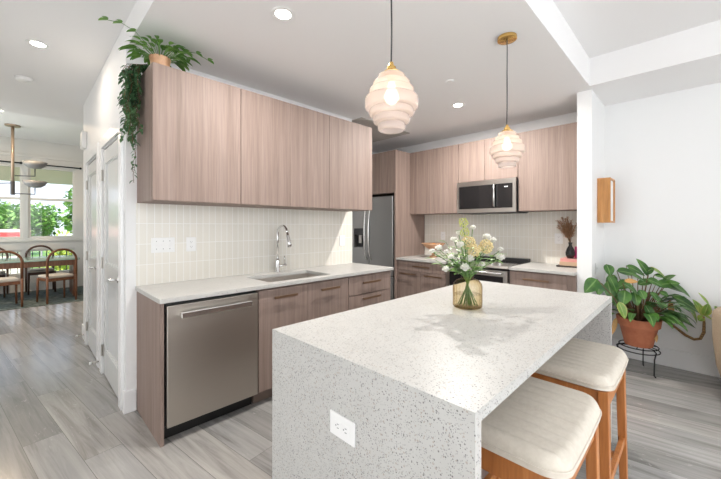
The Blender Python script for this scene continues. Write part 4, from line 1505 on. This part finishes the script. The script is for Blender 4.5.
for q in ((105, 140, 58, 205, -0.05, 0.115, lf), (112, 150, 118, 215, -0.02, 0.10, lf), (150, 68, 172, 122, 0.0, 0.105, lf), (160, 120, 208, 212, -0.1, 0.09, lf),
          (155, 150, 178, 242, -0.08, 0.09, lf), (200, 100, 296, 122, 0.0, 0.10, lf), (245, 75, 335, 125, 0.03, 0.085, lf), (352, 122, 308, 52, 0.05, 0.085, lf),
          (355, 82, 438, 136, 0.05, 0.095, ly), (228, 158, 304, 214, -0.14, 0.095, lf), (240, 192, 234, 262, -0.14, 0.105, lf), (285, 198, 298, 264, -0.12, 0.085, lf),
          (208, 248, 242, 328, -0.17, 0.085, ly), (300, 165, 388, 148, -0.05, 0.085, lf), (385, 168, 505, 165, 0.0, 0.095, lf), (440, 148, 552, 225, 0.02, 0.10, lf),
          (455, 215, 602, 305, -0.08, 0.11, lf), (418, 290, 585, 378, -0.12, 0.085, lf), (335, 262, 382, 348, -0.2, 0.085, lf), (520, 238, 592, 345, -0.02, 0.09, ly),
          (405, 200, 446, 222, -0.06, 0.06, lf), (310, 190, 334, 236, -0.16, 0.075, lf), (380, 118, 424, 134, 0.0, 0.07, lf), (270, 118, 330, 150, -0.06, 0.085, lf),
          (430, 175, 520, 205, 0.04, 0.09, lf), (345, 140, 420, 175, -0.08, 0.085, lf), (255, 150, 210, 190, -0.03, 0.09, lf), (180, 200, 200, 270, 0.0, 0.08, lf),
          (330, 110, 380, 90, 0.06, 0.075, lf), (190, 120, 160, 175, 0.06, 0.085, lf), (480, 230, 560, 300, 0.05, 0.085, lf), (380, 215, 440, 285, 0.06, 0.075, lf),
          (260, 210, 215, 262, 0.05, 0.08, lf), (300, 130, 260, 95, 0.1, 0.085, lf), (420, 150, 480, 120, 0.1, 0.08, lf), (360, 200, 405, 250, -0.14, 0.07, lf)):
    leaf_at(*q)
# leaves on the side away from the camera and towards the photo's left front
for k in range(110):
    az = rr_.uniform(-0.6, 2.6) if k < 22 else rr_.uniform(0, 6.283)
    el = rr_.uniform(0.35, 1.2)
    d = Vector((math.cos(az) * math.cos(el), math.sin(az) * math.cos(el), math.sin(el)))
    sl = rr_.uniform(0.10, 0.24)
    p0 = Vector((0.05 * math.cos(az), 0.05 * math.sin(az), 0.228))
    p1 = p0 + d * sl
    t = MB().leaf(p1, (d.x, d.y, d.z * 0.5), (0, 0, 1), rr_.uniform(0.14, 0.22), rr_.uniform(0.055, 0.08), rr_.uniform(0.8, 1.6), 0.2, 8)
    if lf.add_if(t, clear):
        st.tube([p0, p0.lerp(p1, 0.5) + Vector((0, 0, 0.015)), p1], [0.005, 0.004, 0.003], 6)
for q in ((236, 148, 300, 154, -0.16, 0.055, ld, 0.2, False), (455, 240, 466, 348, -0.05, 0.05, ld, 0.2, True), (376, 385, 392, 440, -0.1, 0.04, ld, 0.2, False), (196, 325, 182, 402, -0.02, 0.04, ld, 0.2, False)):
    leaf_at(*q)
for k in range(14):
    az = rr_.uniform(0, 6.283)
    p0 = Vector((0.08 * math.cos(az), 0.08 * math.sin(az), 0.228))
    st.tube([p0, p0 + Vector((0.04 * math.cos(az), 0.04 * math.sin(az), 0.10)), p0 + Vector((0.05 * math.cos(az), 0.05 * math.sin(az), 0.2))], [0.007, 0.006, 0.004], 6)
lf.build('foliage', 'leaf', r, smooth=True)
ly.build('yellow_edged_leaves', 'leaf_y', r, smooth=True)['label'] = 'yellowing leaves'
ld.build('dry_leaves', 'leaf_dry', r, smooth=True)['label'] = 'dry tan leaves'
st.build('stems', 'stem', r, smooth=True)
# the creeping stem that dips and curls up again to the right, with its own tuft
pts = [view_point(395, 322, -0.12), view_point(430, 338, -0.1), view_point(480, 370, -0.08), view_point(530, 408, -0.06), view_point(570, 428, -0.05), view_point(600, 425, -0.05), view_point(617, 395, -0.05), view_point(618, 350, -0.05), view_point(616, 318, -0.05)]
pts = [Vector((0.06, -0.08, 0.228))] + pts
MB().tube(pts, [0.007, 0.009, 0.010, 0.011, 0.012, 0.012, 0.012, 0.012, 0.010, 0.007], 10).build('creeping_stem', 'rhizome', r, smooth=True)
tf = MB()
for q in ((612, 310, 575, 240, 0.07), (616, 315, 640, 262, 0.075), (612, 315, 600, 262, 0.07), (618, 318, 590, 336, 0.06), (618, 312, 656, 330, 0.03), (640, 262, 600, 206, 0.03), (668, 268, 688, 300, 0.04)):
    a, b = view_point(q[0], q[1], -0.05), view_point(q[2], q[3], -0.09)
    tf.add_if(MB().leaf(a, b - a, NOR, (b - a).length * 1.1, q[4], 0.3, 0.2, 7), clear)
tf.tube([view_point(617, 316, -0.05), view_point(640, 285, -0.05), view_point(641, 262, -0.05)], 0.003, 6)
tf.build('leaf_tuft', 'leaf_y', r, smooth=True)

# ------------------------------------------------------------------ armchair at the photo's right edge
r = thing('armchair', 'tan upholstered barrel armchair at the right edge of the photo', 'armchair', (3.93, -3.435, 0))
ac = []
mb = MB()
n = 40
outer, inner = [], []
for k in range(n + 1):
    a = math.radians(-40 + 260 * k / n) + math.radians(20)
    ac.append(a)
rows = [(0.335, 0.06), (0.385, 0.25), (0.405, 0.45), (0.41, 0.62), (0.405, 0.665), (0.385, 0.69), (0.345, 0.69), (0.318, 0.665), (0.31, 0.40)]
for a in ac:
    for (rad, z) in rows:
        mb.v.append((rad * math.cos(a), rad * math.sin(a), z))
R_ = len(rows)
for k in range(n):
    for j in range(R_ - 1):
        mb.f.append((k * R_ + j, (k + 1) * R_ + j, (k + 1) * R_ + j + 1, k * R_ + j + 1))
    mb.f.append((k * R_ + R_ - 1, (k + 1) * R_ + R_ - 1, (k + 1) * R_, k * R_))
mb.f.append(tuple(range(R_)))
mb.f.append(tuple(reversed(range(n * R_, (n + 1) * R_))))
mb.build('backrest', 'tan', r, auto=60)
MB().lathe([(0.0, 0.08), (0.30, 0.08), (0.305, 0.30), (0.0, 0.30)], n=36).build('base', 'tan', r, auto=40)
MB().lathe([(0.0, 0.302), (0.28, 0.302), (0.30, 0.33), (0.30, 0.40), (0.27, 0.43), (0.0, 0.44)], n=36).build('seat_cushion', 'tan', r, auto=50)
for sx in (-1, 1):
    for sy in (-1, 1):
        MB().cyl((sx * 0.18, sy * 0.18, 0), 0.018, 0.079).build('leg', 'oak', r)
tag(MB().ball((0, 0, 0), 0.2, 24, 14, (1.0, 0.45, 0.9)).build('throw_pillow', 'peach', smooth=True, loc=(3.93, -3.225, 0.622)),
    'peach throw pillow peeking over the tan armchair', 'pillow')

# ------------------------------------------------------------------ plants on top of the wall cabinet
TX, TY = 0.668, -0.32
r = thing('potted_plant', 'leafy green plant in a small terracotta pot on top of the wall cabinet', 'plant', (TX, TY, UZ1 + 0.0005))
MB().lathe([(0.0, 0), (0.05, 0), (0.066, 0.075), (0.066, 0.08), (0.054, 0.08), (0.05, 0.06), (0, 0.06)], n=32).build('pot', 'fruitwood', r, auto=35)
lf, st = MB(), MB()
q = random.Random(5)
for k in range(80):
    az = q.random() * 6.283
    el = 0.05 + 0.75 * q.random()
    sl = 0.05 + 0.10 * q.random()
    d = Vector((math.cos(az) * math.cos(el), math.sin(az) * math.cos(el), math.sin(el)))
    p0 = Vector((0.02 * math.cos(az), 0.02 * math.sin(az), 0.062))
    p1 = p0 + d * sl + Vector((0, 0, 0.02))
    L = 0.065 + 0.05 * q.random()
    hz = p1.z + d.z * L
    if hz > 0.205 or p1.y + d.y * L > 0.24 and p1.x < 0 or p1.y + d.y * L > 0.28:
        continue
    st.tube([p0, p1], 0.002, 5)
    lf.leaf(p1, Vector((d.x, d.y, d.z * 0.3)), (0, 0, 1), L, L * 0.36, 0.9, 0.2, 6)
# runners reaching sideways
for (dirx, diry, L, zup) in ((-0.75, -0.10, 0.30, 0.13), (0.55, -0.25, 0.30, 0.0), (0.5, 0.2, 0.22, 0.10), (0.8, -0.3, 0.16, 0.05)):
    d = Vector((dirx, diry, 0)).normalized()
    pts = [Vector((0, 0, 0.062)) + d * (L * t) + Vector((0, 0, 0.10 * math.sin(t * PI * 0.8) + zup * t * 0.6)) for t in (0, 0.25, 0.5, 0.75, 1.0)]
    st.tube(pts, 0.0018, 5)
    for j, p in enumerate(pts[2:]):
        for e in (-1, 1):
            lf.leaf(p, d + Vector((-d.y, d.x, 0)) * e * 0.9 + Vector((0, 0, 0.2)), (0, 0, 1), 0.055, 0.03, 0.8, 0.2, 5)
lf.build('foliage', 'leaf_top', r, smooth=True)
st.build('stems', 'greenstem', r, smooth=True)

VX2, VY2 = 0.66, -0.13
r = thing('trailing_plant', 'dark trailing vine hanging down the hall side of the wall cabinet', 'plant', (VX2, VY2, UZ1 + 0.0005))
MB().lathe([(0.0, 0), (0.045, 0), (0.055, 0.06), (0.047, 0.06), (0.043, 0.045), (0, 0.045)], n=28).build('pot', 'dark', r, auto=35)
lf, st = MB(), MB()
q = random.Random(11)
for k in range(17):
    yy = q.uniform(-0.13, 0.085)
    drop = q.choice([0.25, 0.35, 0.45, 0.5, 0.52]) * q.uniform(0.7, 1.0)
    if k == 0:
        drop, yy = 0.80, 0.0
    if k == 1:
        drop, yy = 0.72, 0.02
    xe = 0.585 - VX2 - q.uniform(0.012, 0.085)
    if k < 2:
        xe = 0.585 - VX2 - 0.02
    pts = [Vector((0, 0, 0.047)), Vector((-0.035, yy * 0.4, 0.075)), Vector((xe * 0.98, yy * 0.8, 0.035))]
    m_ = int(6 + drop * 10)
    for j in range(1, m_ + 1):
        t = j / m_
        pts.append(Vector((xe + 0.012 * math.sin(j * 1.3 + k) - 0.008, yy + 0.018 * math.sin(j * 0.8 + k * 2), 0.03 - drop * t)))
    st.tube(pts, 0.0016, 5)
    thin = 0.5 if k < 2 else 1.0
    for a, b in zip(pts[1:], pts[2:]):
        for s_ in range(3):
            p = a.lerp(b, s_ / 3)
            if p.z < -0.5 and k < 2 and s_ == 1:
                continue
            az = q.random() * 6.283
            dx = math.cos(az)
            if p.x + dx * 0.035 > 0.59 - VX2 and p.z < 0.02:
                dx = -abs(dx)
            lf.leaf(p, (dx, math.sin(az), -0.5), (0, 0, 1), (0.042 + 0.02 * q.random()) * (0.75 if p.z < -0.5 else 1), 0.023 * (0.75 if p.z < -0.5 else 1), 0.8, 0.2, 4)
lf.build('foliage', 'leaf_vine', r, smooth=True)
st.build('vines', 'stem', r, smooth=True)

# ------------------------------------------------------------------ things on the range counters
CT = 0.9145
r = thing('fruit_bowl', 'wooden pedestal fruit bowl on the counter left of the range', 'bowl', (4.10, -0.305, CT))
MB().lathe([(0.0, 0), (0.055, 0), (0.05, 0.012), (0.022, 0.03), (0.02, 0.095), (0.035, 0.105), (0.0, 0.105)], n=32).build('foot', 'fruitwood', r, smooth=True)
MB().lathe([(0.0, 0.1055), (0.05, 0.1055), (0.11, 0.145), (0.166, 0.195), (0.162, 0.199), (0.105, 0.157), (0.046, 0.122), (0.0, 0.12)], n=44).build('dish', 'fruitwood', r, smooth=True)
for (dx, dy, lab) in ((-0.035, -0.02, 'orange at the front of the fruit bowl'), (0.045, 0.02, 'orange at the back of the fruit bowl')):
    o = MB().ball((0, 0, 0), 0.038, 18, 12).build('orange_fruit', 'orange', smooth=True, loc=(4.10 + dx, -0.305 + dy, CT + 0.1605))
    tag(o, lab, 'orange', 'oranges in the fruit bowl')
    MB().lathe([(0.0, 0.0384), (0.005, 0.0384), (0.003, 0.041), (0, 0.041)], n=8).build('stem_end', 'greenstem', o)


def book(label, z, x0, x1, y0, y1, h, cover):
    r = thing('book', label, 'book', ((x0 + x1) / 2, (y0 + y1) / 2, z), 0, 'stacked books on the range counter')
    hx, hy = (x1 - x0) / 2, (y1 - y0) / 2
    MB().box(-hx, hx, -hy, hy, 0, 0.003).box(-hx, hx, -hy, hy, h - 0.003, h).box(-hx, -hx + 0.003, -hy, hy, 0.003, h - 0.003).build('cover', cover, r)
    MB().box(-hx + 0.0035, hx - 0.004, -hy + 0.004, hy - 0.004, 0.0031, h - 0.0031).build('pages', 'paper', r)


z = CT
book('dark covered book at the bottom of the stack on the range counter', z, 4.10, 4.385, -2.112, -1.86, 0.016, 'bk_dark'); z += 0.0163
book('thick tan book in the middle of the stack on the range counter', z, 4.12, 4.38, -2.11, -1.885, 0.040, 'bk_tan'); z += 0.0403
book('pink book on top of the stack on the range counter', z, 4.13, 4.375, -2.11, -1.89, 0.034, 'bk_pink'); z += 0.0345
r = thing('bud_vase', 'small black vase on the stacked books', 'vase', (4.20, -1.97, z))
MB().lathe([(0.0, 0), (0.03, 0), (0.044, 0.035), (0.046, 0.065), (0.034, 0.105), (0.017, 0.135), (0.015, 0.155), (0.022, 0.172), (0.018, 0.172), (0.012, 0.155), (0.0, 0.15)], n=32).build('body', 'blackglass', r, smooth=True)
r2 = thing('pampas_bunch', 'rust brown pampas grass bunch in the small black vase', 'dried flowers', (4.20, -1.97, z + 0.15))
pl, st = MB(), MB()
q = random.Random(3)
for i in range(15):
    az0 = q.random() * 6.283
    sp = 0.12 * math.sqrt(q.random())
    dy, dx, L = sp * math.sin(az0) + 0.035, sp * math.cos(az0) * 0.8, q.uniform(0.20, 0.32) - sp * 0.45
    dy = max(dy, -0.06)
    a, b = Vector((0, 0, 0.002)), Vector((dx, dy, L))
    mid = a.lerp(b, 0.5) + Vector((-dx * 0.15, -dy * 0.15, 0.02))
    st.tube([a, mid, b], 0.0014, 5)
    for k in range(190):
        t = 0.30 + 0.70 * q.random()
        p = (a * (1 - t) ** 2 + mid * 2 * t * (1 - t) + b * t * t)
        az = q.random() * 6.283
        ln = 0.05 * (1.15 - 0.6 * t)
        dd = (b - mid).normalized() * 0.9 + Vector((math.cos(az), math.sin(az), -0.15)) * 0.85
        e_ = p + dd.normalized() * ln
        if e_.y < -0.125 or e_.z > 0.355:
            continue
        pl.leaf(p, dd, (0, 0, 1) if abs(dd.z) < .9 else (1, 0, 0), ln, 0.005, 0.8, 0.1, 3)
pl.build('plumes', 'pampas', r2, smooth=True)
st.build('stems', 'stem', r2, smooth=True)
r = thing('leaning_card', 'magenta card standing beside the small black vase', 'card', (4.24, -2.065, z))
MB().box(-0.003, 0.003, -0.05, 0.05, 0, 0.125).build('cover', 'magenta', r)
MB().box(0.0032, 0.007, -0.048, 0.048, 0, 0.123).build('pages', 'paper', r)
r.rotation_euler = (0, math.radians(6), 0)
r.location = (4.27, -2.045, z + 0.001)

# ------------------------------------------------------------------ dining room
tag(B(-1.45, 0.98, 4.93, 6.75, 0.0005, 0.010).build('area_rug', 'rug', bevel=0.003), 'dark grey green patterned rug under the dining table', 'rug')
RZ = 0.0105
r = thing('dining_table', 'long brown wood dining table with a green tinted top by the window', 'table', (-0.28, 5.90, RZ))
MB().box(-1.06, 1.06, -0.46, 0.46, 0.705, 0.735).build('tabletop', 'tabletop', r, bevel=0.004)
MB().box(-1.0, 1.0, -0.40, 0.40, 0.60, 0.7045).build('apron', 'walnut', r)
for sx in (-1, 1):
    MB().box(sx * 1.0 - 0.03 - 0.005 * 0, sx * 1.0 + 0.03, -0.40, 0.40, 0.0, 0.5995).build('leg_panel', 'walnut', r, bevel=0.004)


def dining_chair(label, x, y, rz, wood):
    r = thing('dining_chair', label, 'chair', (x, y, RZ), rz, 'hoop back chairs at the dining table')
    # faces +Y; hoop at -Y
    pts = []
    w = 0.205
    pts.append((-w, -0.20, 0.0))
    pts.append((-w, -0.20, 0.47))
    pts.append((-w, -0.205, 0.70))
    for q_ in range(0, 15):
        a = PI - PI * q_ / 14
        pts.append((w * math.cos(a), -0.215, 0.74 + 0.19 * math.sin(a)))
    pts += [(w, -0.205, 0.70), (w, -0.20, 0.47), (w, -0.20, 0.0)]
    hoop = MB().tube(pts[1:-1], 0.019, 12).build('back_hoop', wood, r, smooth=True)
    for sx in (-1, 1):
        MB().tube([(sx * w, -0.2, 0.4695), (sx * w, -0.2, 0.0)], [0.019, 0.015], 12).build('leg', wood, r, smooth=True)
        MB().tube([(sx * 0.19, 0.19, 0.425), (sx * 0.195, 0.2, 0.0)], [0.018, 0.014], 12).build('leg', wood, r, smooth=True)
    MB().box(-0.185, 0.185, -0.21, -0.19, 0.60, 0.665).build('back_rail', wood, r, bevel=0.004) if False else None
    MB().box(-0.185, 0.185, -0.19, 0.215, 0.375, 0.427).build('seat_frame', wood, r, bevel=0.006)
    MB().box(-0.182, 0.182, -0.185, 0.225, 0.4275, 0.475).build('seat', 'beige', r, bevel=0.018, seg=3)
    return r


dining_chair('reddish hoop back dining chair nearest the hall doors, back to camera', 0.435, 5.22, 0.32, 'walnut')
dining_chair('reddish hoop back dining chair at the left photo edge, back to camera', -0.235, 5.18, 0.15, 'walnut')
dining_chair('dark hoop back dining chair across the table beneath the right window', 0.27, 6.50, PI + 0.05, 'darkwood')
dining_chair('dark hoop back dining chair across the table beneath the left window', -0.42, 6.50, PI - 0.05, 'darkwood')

r = thing('chandelier', 'linear chandelier with grey bowl shades over the dining table', 'lamp', (-0.12, 5.68, DC))
MB().lathe([(0.0, -0.025), (0.10, -0.025), (0.105, -0.0005), (0.0, -0.0005)], n=32).build('canopy', 'fixture', r, auto=40)
MB().tube([(0, 0, -0.0255), (0, 0, -1.0)], 0.022, 12).build('stem', 'fixture', r, smooth=True)
MB().tube([(0, 0, -1.0005), (0, 0, -1.24)], 0.03, 12).build('hub', 'dark', r, auto=40)
DXR = RT
for (a0, off, zarm, zb_) in ((1, 0.40, -0.90, -0.78), (1, 0.40, -1.22, -1.12), (-1, 0.62, -1.03, -0.93)):
    e = Vector((off * a0 * 0.7, -off * a0 * 0.7, 0))
    arm = MB().tube([Vector((0.03 * a0, -0.03 * a0, zarm)), e + Vector((0, 0, zarm - 0.01)), e + Vector((0, 0, zb_ - 0.002))], 0.009, 8).build('arm', 'dark', r, smooth=True)
    MB().lathe([(0.0, 0), (0.08, 0.012), (0.137, 0.055), (0.168, 0.12), (0.164, 0.12), (0.133, 0.06), (0.078, 0.018), (0.0, 0.006)], tuple(e + Vector((0, 0, zb_))), 36).build('bowl_shade', 'bowl_shade', r, smooth=True)

for (xa, xb, lab) in ((-0.72, -0.02, 'black curtain rod above the left window'), (0.30, 0.92, 'black curtain rod above the right window')):
    r = thing('curtain_rod', lab, 'curtain rod', ((xa + xb) / 2, YW - 0.075, 2.64))
    h_ = (xb - xa) / 2
    MB().tube([(-h_, 0, 0), (h_, 0, 0)], 0.014, 10).build('rod', 'black', r, smooth=True)
    for e in (-1, 1):
        MB().ball((e * h_, 0, 0), 0.024, 12, 8).build('finial', 'black', r, smooth=True)
        MB().beam((e * (h_ - 0.06), 0.0, 0), (e * (h_ - 0.06), 0.0745, 0), 0.015, 0.015).build('bracket', 'black', r)

# ------------------------------------------------------------------ outside the dining room window
GZ = -3.0
struct('ground', B(-70, 60, 7.05, 130, GZ - 0.2, GZ), 'grass')
struct('balcony_floor', B(-4, 5, 7.06, 8.7, -0.15, -0.01), 'asphalt')
struct('balcony_soffit', B(-4, 5, 7.06, 8.6, 2.78, 2.95).box(-4, 5, 8.45, 8.6, 2.42, 2.78), 'soffit')
r = thing('balcony_railing', 'dark metal balcony railing outside the window', 'railing', (0, 8.5, -0.0095))
MB().box(-3.5, 3.5, -0.02, 0.02, 1.02, 1.06).build('top_rail', 'black', r)
MB().box(-3.5, 3.5, -0.015, 0.015, 0.08, 0.11).build('bottom_rail', 'black', r)
xx = -3.45
while xx < 3.5:
    big = abs((xx + 3.45) % 1.5) < 0.05
    MB().box(xx - (0.025 if big else 0.008), xx + (0.025 if big else 0.008), -0.012, 0.012, 0.0 if big else 0.1105, 1.0195).build('baluster', 'black', r)
    xx += 0.125 if xx < 2.4 and xx > -3.0 else 0.5


def tree(name, label, x, y, h, rad, n, m, seed, zc=0.62, leafsize=0.35, squash=1.0, group='trees beyond the window'):
    r = thing(name, label, 'tree', (x, y, GZ), 0, group)
    q = random.Random(seed)
    MB().tube([(0, 0, 0), (0.1, 0, h * 0.3), (0, 0.1, h * 0.6)], [0.05 * h * 0.6, 0.04 * h * 0.5, 0.02 * h * 0.5], 10).build('trunk', 'bark', r, smooth=True)
    lb = MB()
    blobs = [(Vector((q.uniform(-1, 1), q.uniform(-1, 1), q.uniform(-0.8, 1))) * 0.6, q.uniform(0.35, 0.6)) for _ in range(16)]
    for k in range(n):
        c, br = q.choice(blobs)
        while True:
            v = Vector((q.uniform(-1, 1), q.uniform(-1, 1), q.uniform(-1, 1)))
            if 0.5 < v.length < 1:
                break
        p = (c + v * br)
        p = Vector((p.x * rad, p.y * rad, h * zc + p.z * h * 0.38 * squash))
        az, el = q.random() * 6.28, q.uniform(-1, 1)
        d = Vector((math.cos(az) * math.cos(el), math.sin(az) * math.cos(el), math.sin(el)))
        s_ = d.cross(Vector((0.3, 0.2, 1))).normalized()
        sz = leafsize * q.uniform(0.6, 1.2)
        i = len(lb.v)
        lb.v += [tuple(p - d * sz), tuple(p + s_ * sz * 0.5), tuple(p + d * sz), tuple(p - s_ * sz * 0.5)]
        lb.f.append((i, i + 1, i + 2, i + 3))
    lb.build('crown', m, r)
    return r


tree('leafy_tree', 'dark green tree filling the left window', -7.0, 42, 7.0, 4.6, 3600, 'tree_d', 1)
tree('leafy_tree', 'tall dark green tree behind the shop in the right window', -0.6, 51, 7.3, 3.8, 3600, 'tree_d', 2)
tree('leafy_tree', 'green tree rising highest in the right window', 5.4, 44, 8.3, 3.3, 3600, 'tree_d', 3)
tree('leafy_tree', 'green tree at the right side of the right window', 10.8, 54, 7.8, 3.6, 3000, 'tree_d', 4)
tree('leafy_tree', 'yellow green tree low in the right window', 2.35, 20, 4.2, 1.7, 3000, 'tree_l', 5, 0.58, 0.16)
tree('leafy_tree', 'green tree between the two windows far behind the shop', -4.0, 64, 8.4, 4.2, 3000, 'tree_d', 6)
tree('leafy_tree', 'pale green bush at the far left of the left window', -14.0, 38, 5.6, 3.6, 2600, 'tree_d', 8)

r = thing('shop_building', 'low salmon roofed shop seen through the dining windows', 'building', (-2.0, 31, GZ))
MB().box(-9, 2.2, -2.5, 2.5, 0, 3.1).build('wall', 'shopwall', r)
MB().prism([(-3.0, 3.1005), (3.0, 3.1005), (2.6, 4.1), (-2.6, 4.1)], 'x', -9.3, 2.4).build('roof', 'redroof', r)
sg = MB().box(0.15, 2.15, -3.22, -3.12, 3.1, 3.95).build('sign', 'redsign', r)
pts = []
for k_ in range(40):
    u = k_ / 39
    pts.append((0.4 + 1.5 * u, -3.235, 3.5 + 0.16 * math.sin(u * 30)))
MB().tube(pts, 0.035, 6).build('lettering', 'redroof', sg, smooth=True)
for wx_ in (-7.5, -5.0, -2.5, 0.0):
    MB().box(wx_ - 0.8, wx_ + 0.8, -2.53, -2.501, 0.9, 2.4).build('window', 'blackglass', r)
for (x, y, h, lab) in ((0.25, 26.0, 3.35, 'white globe street lamp in front of the shop sign'), (0.85, 26.0, 3.35, 'white globe street lamp right beside the first one'), (2.05, 24.0, 3.5, 'white globe street lamp by the yellow green tree')):
    r = thing('street_lamp', lab, 'street lamp', (x, y, GZ), 0, 'globe street lamps outside')
    MB().tube([(0, 0, 0), (0, 0, h)], [0.06, 0.04], 10).build('pole', 'pole', r, smooth=True)
    MB().ball((0, 0, h + 0.165), 0.17, 16, 10).build('globe', 'globe', r, smooth=True)
